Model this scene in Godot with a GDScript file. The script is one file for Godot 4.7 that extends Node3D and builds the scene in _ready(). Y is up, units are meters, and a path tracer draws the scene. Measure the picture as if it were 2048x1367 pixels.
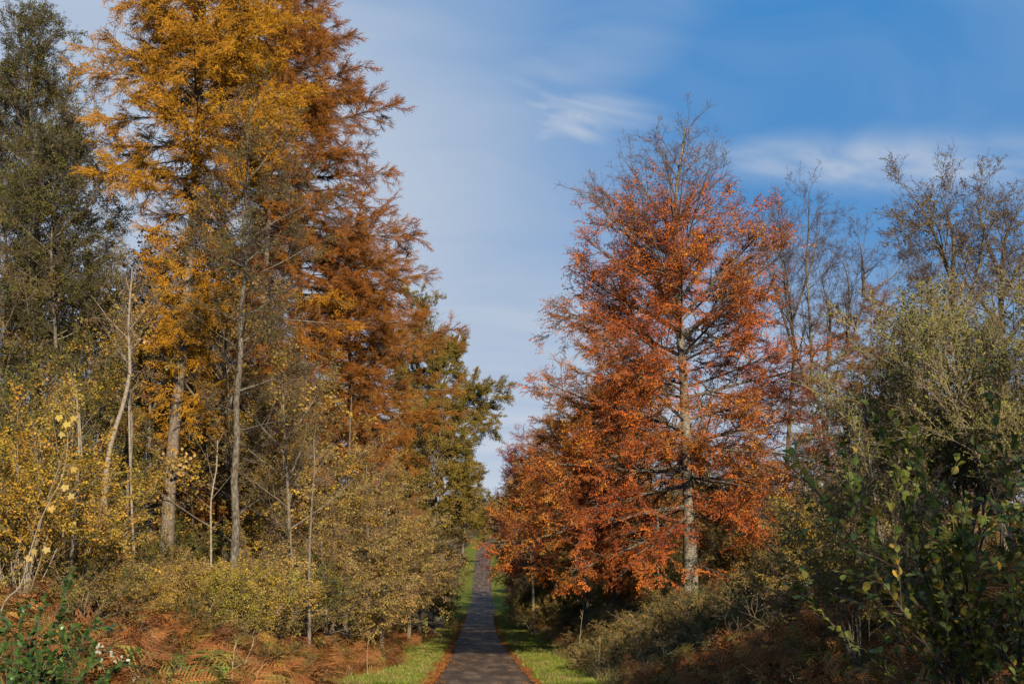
extends Node3D
# An autumn lane between wooded banks. Camera at the origin looking along -z; a pixel of the 2048 x 1367 photograph gives a direction,
# distances come from road width, trunk girth and leaf size.

const F := 2844.0
const CX := 1024.0
const HY := 1050.0
var rng := RandomNumberGenerator.new()
var nz := FastNoiseLite.new()
var M := {}
var S := {}
var taken := {}

# ---------------------------------------------------------------- mesh collector
class MB:
	var v := PackedVector3Array()
	var n := PackedVector3Array()
	var c := PackedColorArray()
	var i := PackedInt32Array()
	func tri(a: Vector3, b: Vector3, d: Vector3, col := Color.WHITE) -> void:
		var nn := (d - a).cross(b - a).normalized()
		var k := v.size()
		v.append(a); v.append(b); v.append(d)
		n.append(nn); n.append(nn); n.append(nn)
		c.append(col); c.append(col); c.append(col)
		i.append(k); i.append(k + 1); i.append(k + 2)
	# a leaf: folded along its midrib, widest at "belly" of its length
	func leaf(p: Vector3, d: Vector3, up: Vector3, l: float, w: float, col: Color, belly := 0.45, fine := false) -> void:
		var side := d.cross(up).normalized()
		var u := side.cross(d).normalized()
		var t := p + d * l - u * l * 0.12
		var m := p + d * l * belly
		if not fine:
			var a := m + side * w * 0.5 + u * w * 0.12
			var b := m - side * w * 0.5 + u * w * 0.12
			tri(p, a, t, col); tri(p, t, b, col)
			return
		var q := p + d * l * belly * 0.4
		var r := p + d * l * (belly + (1.0 - belly) * 0.55) - u * l * 0.04
		for s: float in [-1.0, 1.0]:
			var a := q + side * (w * 0.36 * s) + u * w * 0.06
			var b := m + side * (w * 0.5 * s) + u * w * 0.1
			var e := r + side * (w * 0.34 * s) + u * w * 0.04
			tri(p, a, m, col); tri(a, b, m, col); tri(b, e, m, col); tri(e, t, m, col)
	func tube(path: PackedVector3Array, rad: PackedFloat32Array, sides: int, col := Color.WHITE) -> void:
		var k0 := v.size()
		var m := path.size()
		var axis := (path[m - 1] - path[0]).normalized()
		var ref := Vector3.UP if absf(axis.y) < 0.8 else Vector3.RIGHT
		for j in m:
			var t := (path[mini(j + 1, m - 1)] - path[maxi(j - 1, 0)]).normalized()
			var a := t.cross(ref).normalized()
			var b := a.cross(t)
			for s in sides:
				var q := TAU * s / sides
				var o := a * cos(q) + b * sin(q)
				v.append(path[j] + o * rad[j])
				n.append(o)
				c.append(col)
		for j in m - 1:
			for s in sides:
				var s1 := (s + 1) % sides
				var a := k0 + j * sides + s
				var b := k0 + j * sides + s1
				i.append(a); i.append(b); i.append(a + sides)
				i.append(b); i.append(b + sides); i.append(a + sides)
	func into(mesh: ArrayMesh, mat: Material) -> ArrayMesh:
		if v.is_empty():
			return mesh
		var arr := []
		arr.resize(Mesh.ARRAY_MAX)
		arr[Mesh.ARRAY_VERTEX] = v
		arr[Mesh.ARRAY_NORMAL] = n
		arr[Mesh.ARRAY_COLOR] = c
		arr[Mesh.ARRAY_INDEX] = i
		mesh.add_surface_from_arrays(Mesh.PRIMITIVE_TRIANGLES, arr)
		mesh.surface_set_material(mesh.get_surface_count() - 1, mat)
		return mesh
	func mesh(mat: Material) -> ArrayMesh:
		return into(ArrayMesh.new(), mat)

# what a growing plant collects: trunk, limbs, sprays of leaves
class Plant:
	var trunk := MB.new()
	var limbs: Array[MB] = []
	var where := {}
	var tint := {}
	var count := 0

# ---------------------------------------------------------------- small helpers
func rf(a: float, b: float) -> float:
	return rng.randf_range(a, b)

func rv() -> Vector3:
	return Vector3(rng.randf_range(-1, 1), rng.randf_range(-1, 1), rng.randf_range(-1, 1))

func P(px: float, py: float, d: float) -> Vector3:
	return Vector3((px - CX) / F * d, (HY - py) / F * d, -d)

func ss(a: float, b: float, x: float) -> float:
	return smoothstep(a, b, x)

func tab(t: Array, x: float, col := 1) -> float:
	if x <= t[0][0]:
		return t[0][col]
	for k in t.size() - 1:
		if x <= t[k + 1][0]:
			return lerpf(t[k][col], t[k + 1][col], (x - t[k][0]) / (t[k + 1][0] - t[k][0]))
	return t[t.size() - 1][col]

# road: depth, centre x, height (read from the road's width and rows in the photograph)
const ROAD := [[-60.0, 1.2, 1.6], [-20.0, 0.4, -0.5], [0.0, 0.05, -1.6], [20.0, -0.35, -3.0], [40.0, -0.75, -4.45], [60.0, -1.25, -5.7], [80.0, -1.85, -6.8], [100.0, -2.35, -7.75],
	[120.0, -2.8, -8.5], [145.0, -3.2, -9.2], [170.0, -3.6, -9.8], [195.0, -4.1, -10.4], [215.0, -4.55, -10.35], [240.0, -5.1, -8.9], [270.0, -5.6, -7.0], [310.0, -6.0, -4.9], [360.0, -5.6, -3.0], [430.0, -1.0, -2.2], [520.0, 9.0, -2.0], [700.0, 30.0, -1.5]]

func road_x(d: float) -> float:
	return (tab(ROAD, d - 7, 1) + tab(ROAD, d, 1) + tab(ROAD, d + 7, 1)) / 3.0

func road_y(d: float) -> float:
	return (tab(ROAD, d - 7, 2) + tab(ROAD, d, 2) + tab(ROAD, d + 7, 2)) / 3.0

func edge_l(d: float) -> float:    # where the mown verge ends, metres from the road's centre
	return 3.7 + 2.6 * exp(-pow((d - 118.0) / 17.0, 2.0)) + 0.35 * sin(d * 0.21) + 0.2 * sin(d * 0.57)

func edge_r(d: float) -> float:
	return 3.3 + 0.9 * ss(48, 75, d) - 0.7 * ss(100, 130, d) + 0.25 * sin(d * 0.27 + 1.0) + 0.15 * sin(d * 0.71)

func bank(s: float, d: float) -> float:
	var far := 1.0 - 0.45 * ss(90, 160, d)
	var h := 0.0
	if s < 0:
		h = 1.95 * far * ss(edge_l(d) - 0.2, 10.8, -s) + 0.045 * maxf(0.0, -s - 10.0)
	else:
		h = 2.35 * far * ss(edge_r(d) - 0.2, 9.0, s) + 0.05 * maxf(0.0, s - 9.0)
	var rough := ss(3.2, 6.0, absf(s))
	return h + 0.02 * ss(1.4, 1.7, absf(s)) + rough * 0.22 * nz.get_noise_2d(s * 9.0, d * 9.0) + (1.0 - rough) * 0.03 * nz.get_noise_2d(s * 30.0, d * 14.0) * ss(1.5, 2.0, absf(s))

func gy(x: float, z: float) -> float:
	var d := -z
	return road_y(d) + bank(x - road_x(d), d)

func ground(px: float, d: float) -> Vector3:
	var x := (px - CX) / F * d
	return Vector3(x, gy(x, -d), -d)

func numbered(called: String) -> String:
	var k: int = taken.get(called, 0)
	taken[called] = k + 1
	return called if k == 0 else "%s_%03d" % [called, k]

func tag(o: Node, label: String, category := "", group := "", kind := "") -> void:
	o.set_meta("label", label)
	if category: o.set_meta("category", category)
	if group: o.set_meta("group", group)
	if kind: o.set_meta("kind", kind)

func part(called: String, m: Mesh, parent: Node) -> MeshInstance3D:
	var o := MeshInstance3D.new()
	o.name = called
	o.mesh = m
	parent.add_child(o, true)
	return o

func many(called: String, m: Mesh, where: Array, tint: Array, parent: Node) -> MultiMeshInstance3D:
	var mm := MultiMesh.new()
	mm.transform_format = MultiMesh.TRANSFORM_3D
	mm.use_colors = true
	mm.mesh = m
	mm.instance_count = where.size()
	for k in where.size():
		mm.set_instance_transform(k, where[k])
		mm.set_instance_color(k, tint[k])
	var o := MultiMeshInstance3D.new()
	o.name = called
	o.multimesh = mm
	parent.add_child(o, true)
	return o

func frame(d: Vector3, up: Vector3) -> Basis:   # columns: side, up, forward
	var x := up.cross(d)
	if x.length_squared() < 1e-4:
		x = Vector3.RIGHT.cross(d)
	x = x.normalized()
	return Basis(x, d.cross(x).normalized(), d)

# ---------------------------------------------------------------- materials
func noise_tex(seed_: int, freq: float, ramp: Array, size := 256, kind := FastNoiseLite.TYPE_SIMPLEX_SMOOTH, normal := 0.0) -> NoiseTexture2D:
	var n := FastNoiseLite.new()
	n.seed = seed_
	n.noise_type = kind
	n.frequency = freq
	n.fractal_octaves = 5
	n.fractal_gain = 0.55
	var t := NoiseTexture2D.new()
	t.width = size
	t.height = size
	t.seamless = true
	t.noise = n
	if normal > 0.0:
		t.as_normal_map = true
		t.bump_strength = normal
	else:
		var g := Gradient.new()
		g.offsets = PackedFloat32Array(ramp.map(func(r): return r[0]))
		g.colors = PackedColorArray(ramp.map(func(r): return r[1].linear_to_srgb()))
		t.color_ramp = g
	return t

func bark(called: String, ramp: Array, seed_: int, scale := Vector3(1.5, 0.5, 1.5)) -> void:
	var m := StandardMaterial3D.new()
	m.albedo_texture = noise_tex(seed_, 0.03, ramp)
	m.uv1_triplanar = true
	m.uv1_scale = scale
	m.roughness = 0.92
	m.metallic_specular = 0.25
	m.normal_enabled = true
	m.normal_texture = noise_tex(seed_ + 50, 0.05, [], 256, FastNoiseLite.TYPE_SIMPLEX_SMOOTH, 6.0)
	m.normal_scale = 0.8
	M[called] = m

func plain(called: String, c: Color, rough := 0.85) -> void:
	var m := StandardMaterial3D.new()
	m.albedo_color = c.linear_to_srgb()
	m.roughness = rough
	m.metallic_specular = 0.25
	M[called] = m

func leaf_mat(called: String, rough: float, spec: float, through: float) -> void:
	var m := StandardMaterial3D.new()
	m.albedo_color = Color.WHITE
	m.vertex_color_use_as_albedo = true
	m.roughness = rough
	m.metallic_specular = spec
	if through > 0.0:
		m.backlight_enabled = true
		m.backlight = Color(through, through, through).linear_to_srgb()
	M[called] = m

func materials() -> void:
	bark("bark_larch", [[0.0, Color(0.047, 0.035, 0.027)], [0.4, Color(0.117, 0.090, 0.066)], [0.62, Color(0.172, 0.144, 0.113)], [1.0, Color(0.234, 0.211, 0.164)]], 3)
	bark("bark_beech", [[0.0, Color(0.05, 0.047, 0.033)], [0.4, Color(0.12, 0.108, 0.08)], [0.6, Color(0.2, 0.18, 0.14)], [1.0, Color(0.3, 0.28, 0.23)]], 5, Vector3(0.8, 1.2, 0.8))
	bark("bark_alder", [[0.0, Color(0.031, 0.025, 0.020)], [0.45, Color(0.086, 0.070, 0.055)], [0.62, Color(0.148, 0.129, 0.098)], [0.8, Color(0.203, 0.195, 0.148)], [1.0, Color(0.156, 0.164, 0.086)]], 7)
	bark("bark_pale", [[0.0, Color(0.094, 0.074, 0.055)], [0.45, Color(0.211, 0.172, 0.129)], [0.65, Color(0.281, 0.242, 0.187)], [1.0, Color(0.156, 0.148, 0.086)]], 9, Vector3(1.0, 1.0, 1.0))
	bark("bark_grey", [[0.0, Color(0.055, 0.043, 0.033)], [0.45, Color(0.133, 0.109, 0.082)], [0.65, Color(0.187, 0.160, 0.125)], [1.0, Color(0.125, 0.121, 0.070)]], 11)
	plain("twig_larch", Color(0.085, 0.055, 0.035))
	plain("twig_beech", Color(0.1, 0.075, 0.06))
	plain("twig_alder", Color(0.085, 0.06, 0.052))
	plain("twig_brown", Color(0.17, 0.12, 0.075))
	plain("twig_pale", Color(0.3, 0.24, 0.16))
	plain("straw", Color(0.45, 0.34, 0.2))
	leaf_mat("leaf", 0.6, 0.3, 0.24)
	leaf_mat("needle", 0.8, 0.15, 0.16)
	leaf_mat("frond", 0.85, 0.12, 0.3)
	leaf_mat("glossy", 0.55, 0.25, 0.3)

# ---------------------------------------------------------------- sprays: forward +z, up +y, length about 0.5 m
func curve(p: Vector3, d: Vector3, l: float, n: int, wob: float, bend: Vector3) -> PackedVector3Array:
	var path := PackedVector3Array([p])
	for k in n:
		d = (d + rv() * wob + bend).normalized()
		p += d * l / n
		path.append(p)
	return path

func taper(n: int, a: float, b: float) -> PackedFloat32Array:
	var r := PackedFloat32Array()
	for k in n:
		r.append(lerpf(a, b, float(k) / maxf(1.0, n - 1)))
	return r

func tufts(mb: MB, path: PackedVector3Array, gap: float, l: float, w: float, n: int) -> void:
	for k in path.size() - 1:
		var seg := path[k + 1] - path[k]
		var cnt := maxi(1, int(seg.length() / gap))
		for j in cnt:
			var p := path[k] + seg * ((j + rng.randf()) / cnt)
			var shade := rf(0.8, 1.15)
			for q in n:
				var d := (rv().normalized() + seg.normalized() * 0.5).normalized()
				var side := d.cross(rv()).normalized() * w * 0.5
				var b := p + d * l * rf(0.7, 1.2)
				mb.tri(p - side, b, p + side, Color(shade, shade, shade))

func larch_spray(bare := 0.0) -> ArrayMesh:
	var tw := MB.new()
	var lf := MB.new()
	var main := curve(Vector3.ZERO, Vector3(0, 0, 1), 0.6, 5, 0.15, Vector3(0, 0.02, 0))
	tw.tube(main, taper(6, 0.008, 0.003), 3)
	tufts(lf, main, 0.032 / (1.0 - bare), 0.042, 0.016, 4)
	for k in 9:
		var t := rf(0.1, 0.9)
		var f := t * 5.0
		var p := main[int(f)].lerp(main[int(f) + 1], f - int(f))
		var sx := -1.0 if k % 2 == 0 else 1.0
		var d := Vector3(sx * rf(0.5, 1.0), rf(-0.9, 0.45), rf(0.4, 1.0)).normalized()
		var sh := curve(p, d, rf(0.16, 0.36), 3, 0.15, Vector3(0, 0.03, 0.05))
		tw.tube(sh, taper(4, 0.005, 0.002), 3)
		tufts(lf, sh, 0.032 / (1.0 - bare), 0.042, 0.016, 4)
	var m := ArrayMesh.new()
	tw.into(m, M.twig_larch)
	return lf.into(m, M.needle)

# l, sides, side_l, leaf, aspect, gap, flat (leaves lie in the spray's plane), droop, keep (share of leaves left), twig, mat
func leaf_spray(o: Dictionary) -> ArrayMesh:
	var tw := MB.new()
	var lf := MB.new()
	var l: float = o.get("l", 0.5)
	var flat: float = o.get("flat", 0.6)
	var size: float = o.leaf
	var tr: float = o.get("r", 0.006)
	var main := curve(Vector3.ZERO, Vector3(0, 0, 1), l, 5, 0.18, Vector3(0, -o.get("droop", 0.0), 0))
	var axes: Array[PackedVector3Array] = [main]
	var sides: int = o.get("sides", 5)
	for k in sides:
		var f := (0.12 + 0.8 * (k + rng.randf()) / sides) * 5.0
		var p := main[mini(int(f), 4)].lerp(main[mini(int(f) + 1, 5)], f - int(f))
		var sx := -1.0 if k % 2 == 0 else 1.0
		var d: Vector3 = Vector3(sx * rf(0.5, 1.0), rf(-1, 1) * (1.0 - flat) + o.get("rise", 0.0), rf(0.5, 1.0)).normalized()
		axes.append(curve(p, d, o.get("side_l", 0.25) * rf(0.6, 1.2), 3, 0.2, Vector3(0, -o.get("droop", 0.0), 0)))
		if o.get("fork", 0) > 0:
			for q in int(o.fork):
				var ax: PackedVector3Array = axes[axes.size() - 1 - q]
				axes.append(curve(ax[1 + q % 2], (d + rv() * 0.8).normalized(), o.get("side_l", 0.25) * rf(0.3, 0.6), 2, 0.2, Vector3.ZERO))
	for ai in axes.size():
		var ax := axes[ai]
		tw.tube(ax, taper(ax.size(), tr if ai == 0 else tr * 0.65, tr * 0.35), 3)
		var total := 0.0
		for k in ax.size() - 1:
			total += ax[k].distance_to(ax[k + 1])
		var cnt: int = int(total / o.gap) + 1
		for k in cnt:
			if rng.randf() > o.get("keep", 1.0):
				continue
			var f := (k + 0.6) / cnt * (ax.size() - 1) * 0.999
			if ai == 0 and f < 0.8:
				continue
			var p := ax[int(f)].lerp(ax[int(f) + 1], f - int(f))
			var t := (ax[int(f) + 1] - ax[int(f)]).normalized()
			var sx := -1.0 if k % 2 == 0 else 1.0
			var side := t.cross(Vector3.UP).normalized() * sx
			var d: Vector3 = (t * rf(0.4, 0.9) + side * rf(0.5, 1.0) + rv() * (1.0 - flat) * 1.1 + Vector3.DOWN * o.get("hang", 0.2)).normalized()
			var up := (Vector3.UP + rv() * (1.15 - flat) * 1.3).normalized()
			var sh := rf(0.72, 1.2)
			var s := size * rf(0.65, 1.2)
			lf.leaf(p + d * size * 0.12, d, up, s, s * o.get("aspect", 0.62), Color(sh * rf(0.92, 1.08), sh, sh * rf(0.85, 1.1)), o.get("belly", 0.45), o.get("fine", false))
	var m := ArrayMesh.new()
	tw.into(m, M[o.get("twig", "twig_brown")])
	return lf.into(m, M[o.get("mat", "leaf")])

func bare_spray(twig: String, l: float, r: float, cones: float, rise := 0.15) -> ArrayMesh:
	var tw := MB.new()
	var main := curve(Vector3.ZERO, Vector3(0, 0, 1), l, 6, 0.22, Vector3(0, rise * 0.3, 0))
	tw.tube(main, taper(7, r, r * 0.35), 3)
	for k in 8:
		var f := rf(0.6, 5.8)
		var p := main[int(f)].lerp(main[int(f) + 1], f - int(f))
		var d := (Vector3(rf(-1, 1), rf(-0.8, 1) + rise, rf(0.4, 1.1))).normalized()
		var s := curve(p, d, l * rf(0.25, 0.5), 4, 0.3, Vector3(0, rise * 0.3, 0))
		tw.tube(s, taper(5, r * 0.6, r * 0.3), 3)
		for q in 3:
			var s2 := curve(s[1 + q], (d + rv() * 0.9).normalized(), l * rf(0.08, 0.2), 2, 0.3, Vector3.ZERO)
			tw.tube(s2, taper(3, r * 0.4, r * 0.25), 3)
			if rng.randf() < cones:
				tw.leaf(s2[2], rv().normalized(), Vector3.UP, 0.04, 0.03, Color.WHITE)
	return tw.mesh(M[twig])

func sprays() -> void:
	S.larch = [larch_spray(), larch_spray(0.15), larch_spray(0.35)]
	S.larch_bare = [larch_spray(0.75)]
	var many_of := func(n: int, o: Dictionary) -> Array:
		var a := []
		for k in n:
			a.append(leaf_spray(o))
		return a
	S.beech = many_of.call(4, {leaf = 0.072, aspect = 0.62, gap = 0.05, sides = 7, side_l = 0.3, l = 0.62, flat = 0.55, hang = 0.35, keep = 0.85, twig = "twig_beech"})
	S.beech_thin = many_of.call(3, {leaf = 0.07, aspect = 0.6, gap = 0.05, sides = 7, side_l = 0.3, l = 0.6, flat = 0.6, hang = 0.4, keep = 0.4, twig = "twig_beech"})
	S.beech_bare = [bare_spray("twig_beech", 0.75, 0.007, 0.0, 0.2), bare_spray("twig_beech", 0.8, 0.007, 0.0, 0.2)]
	S.alder = many_of.call(3, {leaf = 0.075, aspect = 0.85, gap = 0.055, sides = 7, side_l = 0.26, l = 0.6, flat = 0.2, keep = 0.75, twig = "twig_alder", belly = 0.55, mat = "glossy"})
	S.alder_thin = many_of.call(3, {leaf = 0.055, aspect = 0.8, gap = 0.07, sides = 8, side_l = 0.3, l = 0.65, flat = 0.15, keep = 0.45, twig = "twig_alder", fork = 2, r = 0.007})
	S.alder_bare = [bare_spray("twig_alder", 0.85, 0.008, 0.5), bare_spray("twig_alder", 0.8, 0.008, 0.6), bare_spray("twig_alder", 0.75, 0.008, 0.3)]
	S.brown_bare = [bare_spray("twig_brown", 0.8, 0.006, 0.1), bare_spray("twig_brown", 0.8, 0.006, 0.3)]
	S.oak = many_of.call(3, {leaf = 0.11, aspect = 0.6, gap = 0.05, sides = 7, side_l = 0.22, l = 0.5, flat = 0.15, keep = 0.85, twig = "twig_alder", belly = 0.6})
	S.maple = many_of.call(3, {leaf = 0.085, aspect = 0.9, gap = 0.075, sides = 6, side_l = 0.26, l = 0.6, flat = 0.55, hang = 0.35, keep = 0.8, twig = "twig_brown", belly = 0.5})
	S.tan = many_of.call(3, {leaf = 0.09, aspect = 0.7, gap = 0.055, sides = 6, side_l = 0.26, l = 0.6, flat = 0.6, hang = 0.45, keep = 0.75, twig = "twig_brown"})
	S.small = many_of.call(3, {leaf = 0.055, aspect = 0.75, gap = 0.05, sides = 8, side_l = 0.26, l = 0.6, flat = 0.25, keep = 0.6, twig = "twig_brown", fork = 1})
	S.sallow = many_of.call(3, {leaf = 0.08, aspect = 0.5, gap = 0.07, sides = 5, side_l = 0.24, l = 0.6, flat = 0.1, rise = 0.5, hang = -0.5, keep = 0.8, twig = "twig_pale", belly = 0.62})
	S.bramble = many_of.call(3, {leaf = 0.075, aspect = 0.7, gap = 0.05, sides = 5, side_l = 0.16, l = 0.55, flat = 0.4, hang = 0.2, droop = 0.05, twig = "twig_brown", mat = "glossy"})

# ---------------------------------------------------------------- growing
func put(o: Plant, p: Vector3, d: Vector3, sp: Dictionary) -> void:
	if sp.has("gap_noise"):
		if nz.get_noise_3d(p.x * sp.gap_f, p.y * sp.gap_f, p.z * sp.gap_f) < sp.gap_noise:
			return
	var kind: String = sp.kind
	if sp.has("bare_y"):
		var u: float = ss(sp.bare_y - sp.bare_w, sp.bare_y + sp.bare_w, p.y + 1.2 * nz.get_noise_3d(p.x * 20, p.y * 20, p.z * 20))
		var roll := rng.randf()
		if roll < u * 0.95:
			if rng.randf() < 0.45: return
			kind = sp.bare
		elif roll < u * 1.5 + 0.1: kind = sp.thin
	if sp.has("mix") and rng.randf() < sp.mix:
		kind = sp.mix_kind
	var k := "%s:%d" % [kind, rng.randi() % S[kind].size()]
	if not o.where.has(k):
		o.where[k] = []
		o.tint[k] = []
	d = (d + rv() * sp.get("spread", 0.35) + Vector3.UP * sp.get("spray_rise", 0.0)).normalized()
	var b := frame(d, (Vector3.UP + rv() * sp.get("roll", 0.35)).normalized())
	var s: float = rf(0.75, 1.2) * sp.get("scale", 1.0)
	o.where[k].append(Transform3D(b.scaled(Vector3(s, s, s)), p))
	var pal: Array = sp.pal
	var f := clampf(0.5 + 0.75 * nz.get_noise_3d(p.x * 14 + 100, p.y * 14, p.z * 14) + rf(-0.3, 0.3), 0.0, 0.999) * (pal.size() - 1)
	var c: Color = pal[int(f)].lerp(pal[int(f) + 1], f - int(f))
	var g := rf(0.75, 1.2) * 0.88
	o.tint[k].append(Color(c.r * g, c.g * g, c.b * g))
	o.count += 1

func along(path: PackedVector3Array, t: float) -> Array:
	var f := clampf(t, 0.0, 0.9999) * (path.size() - 1)
	var k := int(f)
	return [path[k].lerp(path[k + 1], f - k), (path[k + 1] - path[k]).normalized()]

# one branch and what it carries; sp holds a value for each level
func ramify(o: Plant, mb: MB, p: Vector3, d: Vector3, l: float, r: float, lev: int, sp: Dictionary) -> void:
	var segs := clampi(int(l / 0.4), 2, 8)
	var gn: float = sp.gnarl[lev]
	var tr: float = sp.trop[lev]
	var tip: float = sp.tip[lev]
	var path := PackedVector3Array([p])
	var q := p
	for k in segs:
		var t := float(k + 1) / segs
		d = (d + rv() * gn + Vector3.UP * (tr + (tip - tr) * t * t) * (2.5 / segs)).normalized()
		q += d * l / segs
		path.append(q)
	var r1 := maxf(r * 0.22, 0.004)
	mb.tube(path, taper(segs + 1, r, r1), 7 if r > 0.07 else (5 if r > 0.03 else 3))
	if lev < sp.levels:
		var cnt := int(l * sp.dens[lev] * rf(0.85, 1.15) + rng.randf())
		for j in cnt:
			var t: float = lerpf(sp.t0[lev], 0.98, (j + rng.randf()) / cnt)
			var at := along(path, t)
			var pd: Vector3 = at[1]
			var side := pd.cross(Vector3.UP)
			if side.length_squared() < 0.01:
				side = Vector3.RIGHT
			side = side.normalized() * (1.0 if j % 2 == 0 else -1.0)
			var fl: float = sp.flat[lev]
			var perp := (side * fl + (rv() - pd * rv().dot(pd)).normalized() * (1.0 - fl)).normalized()
			var an: float = sp.ang[lev] * rf(0.75, 1.25)
			var cl: float = l * sp.ratio[lev] * (1.0 - 0.6 * t) * rf(0.7, 1.25)
			if cl < 0.22:
				continue
			ramify(o, mb, at[0], (pd * cos(an) + perp * sin(an)).normalized(), cl, maxf(lerpf(r, r1, t) * 0.6, 0.004), lev + 1, sp)
	if lev >= sp.leaf_from:
		var cnt := int(l * sp.sden + rng.randf())
		var s0: float = sp.s0 if lev == sp.leaf_from else 0.15
		for j in cnt:
			var at := along(path, lerpf(s0, 1.0, (j + rng.randf()) / maxf(1.0, cnt)))
			put(o, at[0], at[1], sp)
		put(o, path[segs], d, sp)

func finish(o: Plant, called: String, label: String, category: String, group: String, base: Vector3, barkm: String) -> Node3D:
	var n := Node3D.new()
	n.name = numbered(called)
	add_child(n)
	n.position = base
	tag(n, label, category, group)
	if not o.trunk.v.is_empty():
		part("trunk" if category == "tree" else "stem", o.trunk.mesh(M[barkm]), n)
	for l in o.limbs:
		if not l.v.is_empty():
			part("limb" if category == "tree" else "stem", l.mesh(M["bark_alder" if barkm == "bark_beech" else barkm]), n)
	var keys := o.where.keys()
	keys.sort()
	for k: String in keys:
		var bits := k.split(":")
		many("twigs" if bits[0].ends_with("bare") else "crown", S[bits[0]][int(bits[1])], o.where[k], o.tint[k], n).set_meta("kind", "stuff")
	return n

# trunk through photograph points (px, py) at depth d, rooted in the ground; returns local points
func rooted(pts: Array, d: float) -> Array:
	var base := ground(pts[0][0], d)
	var path := PackedVector3Array([Vector3(0, -0.35, 0)])
	for k in pts.size():
		var q := P(pts[k][0], pts[k][1], d) - base
		if q.y > 0.3:
			path.append(Vector3(q.x, q.y, rf(-0.15, 0.15) * minf(1.0, q.y / 4.0)))
	return [base, path]

func smooth_path(path: PackedVector3Array, step: float) -> PackedVector3Array:
	var c := Curve3D.new()
	for k in path.size():
		var a := path[maxi(k - 1, 0)]
		var b := path[mini(k + 1, path.size() - 1)]
		c.add_point(path[k], (a - b) / 6.0, (b - a) / 6.0)
	c.bake_interval = step
	return c.get_baked_points()

func bole(mb: MB, path: PackedVector3Array, r0: float, r1: float, flare := 0.5) -> PackedFloat32Array:
	var rad := PackedFloat32Array()
	var m := path.size()
	for k in m:
		var t := float(k) / (m - 1)
		var h := path[k].y - path[0].y
		rad.append(lerpf(r0, r1, pow(t, 0.85)) * (1.0 + flare * exp(-h / 0.6)) * (1.0 + 0.06 * nz.get_noise_2d(h * 60, r0 * 999)))
	mb.tube(path, rad, 9)
	return rad

func at_height(path: PackedVector3Array, y: float) -> Vector3:
	for k in path.size() - 1:
		if path[k + 1].y >= y:
			return path[k].lerp(path[k + 1], clampf((y - path[k].y) / maxf(0.001, path[k + 1].y - path[k].y), 0, 1))
	return path[path.size() - 1]

# a tree whose crown follows a table of photograph rows: [py, reach to one side in px, reach to the other in px, branches per metre]
func table_tree(called: String, label: String, group: String, pts: Array, d: float, rows: Array, r0: float, sp: Dictionary, seed_: int, barkm: String) -> Node3D:
	rng.seed = seed_
	var o := Plant.new()
	var rt := rooted(pts, d)
	var base: Vector3 = rt[0]
	var path := smooth_path(rt[1], 0.8)
	bole(o.trunk, path, r0, 0.02)
	var k := d / F
	var y_top := (HY - float(rows[0][0])) * k - base.y
	var y_bot := (HY - float(rows[rows.size() - 1][0])) * k - base.y
	var y := y_bot
	var az := rf(0, TAU)
	var whole := y_top - y_bot
	while y < y_top:
		var py := HY - (y + base.y) / k
		var den: float = tab(rows, py, 3) * sp.get("more", 1.0)
		y += 1.0 / maxf(den, 0.2) * rf(0.6, 1.4)
		az += 2.4 + rf(-0.5, 0.5)
		var left := tab(rows, py, 1) * k
		var right := tab(rows, py, 2) * k
		var cx := cos(az)
		var reach := lerpf((left + right) * 0.5, right if cx > 0 else left, absf(cx)) * rf(0.72, 1.12)
		var u := clampf((y - y_bot) / whole, 0.0, 1.0)
		var el: float = lerpf(sp.el0, sp.el1, pow(u, sp.get("elp", 1.0))) + rf(-0.12, 0.12)
		var l := clampf(reach / maxf(0.35, cos(el)), 0.3, 14.0)
		var p := at_height(path, y - minf(l * sin(el) * sp.get("lower", 0.0), y * 0.5))
		var dir := Vector3(cos(az) * cos(el), sin(el), sin(az) * cos(el))
		var mb := MB.new()
		ramify(o, mb, p, dir, l, clampf(l * sp.get("thick", 0.011), 0.012, r0 * 0.5), 0, sp)
		o.limbs.append(mb)
	return finish(o, called, label, "tree", group, base, barkm)

# shrub: stems fanning from one base
func shrub(called: String, label: String, category: String, group: String, base: Vector3, h: float, stems: int, lean: float, r: float, sp: Dictionary, seed_: int, barkm: String) -> Node3D:
	rng.seed = seed_
	var o := Plant.new()
	for s in stems:
		var a := rf(0, TAU)
		var e := lean * sqrt(rng.randf())
		var dir := Vector3(cos(a) * sin(e), cos(e), sin(a) * sin(e))
		var mb := MB.new()
		ramify(o, mb, Vector3(cos(a) * 0.12, -0.12, sin(a) * 0.12), dir, h * rf(0.75, 1.08), r * rf(0.6, 1.2), 0, sp)
		o.limbs.append(mb)
	return finish(o, called, label, category, group, base, barkm)

func copy_of(proto: Node3D, called: String, label: String, p: Vector3, turn: float, s: float, tall := 1.0) -> Node3D:
	var c: Node3D = proto.duplicate()
	c.name = numbered(called)
	add_child(c)
	c.transform = Transform3D(Basis(Vector3.UP, turn).scaled(Vector3(s, s * tall, s)), p)
	if label: c.set_meta("label", label)
	return c

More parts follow.
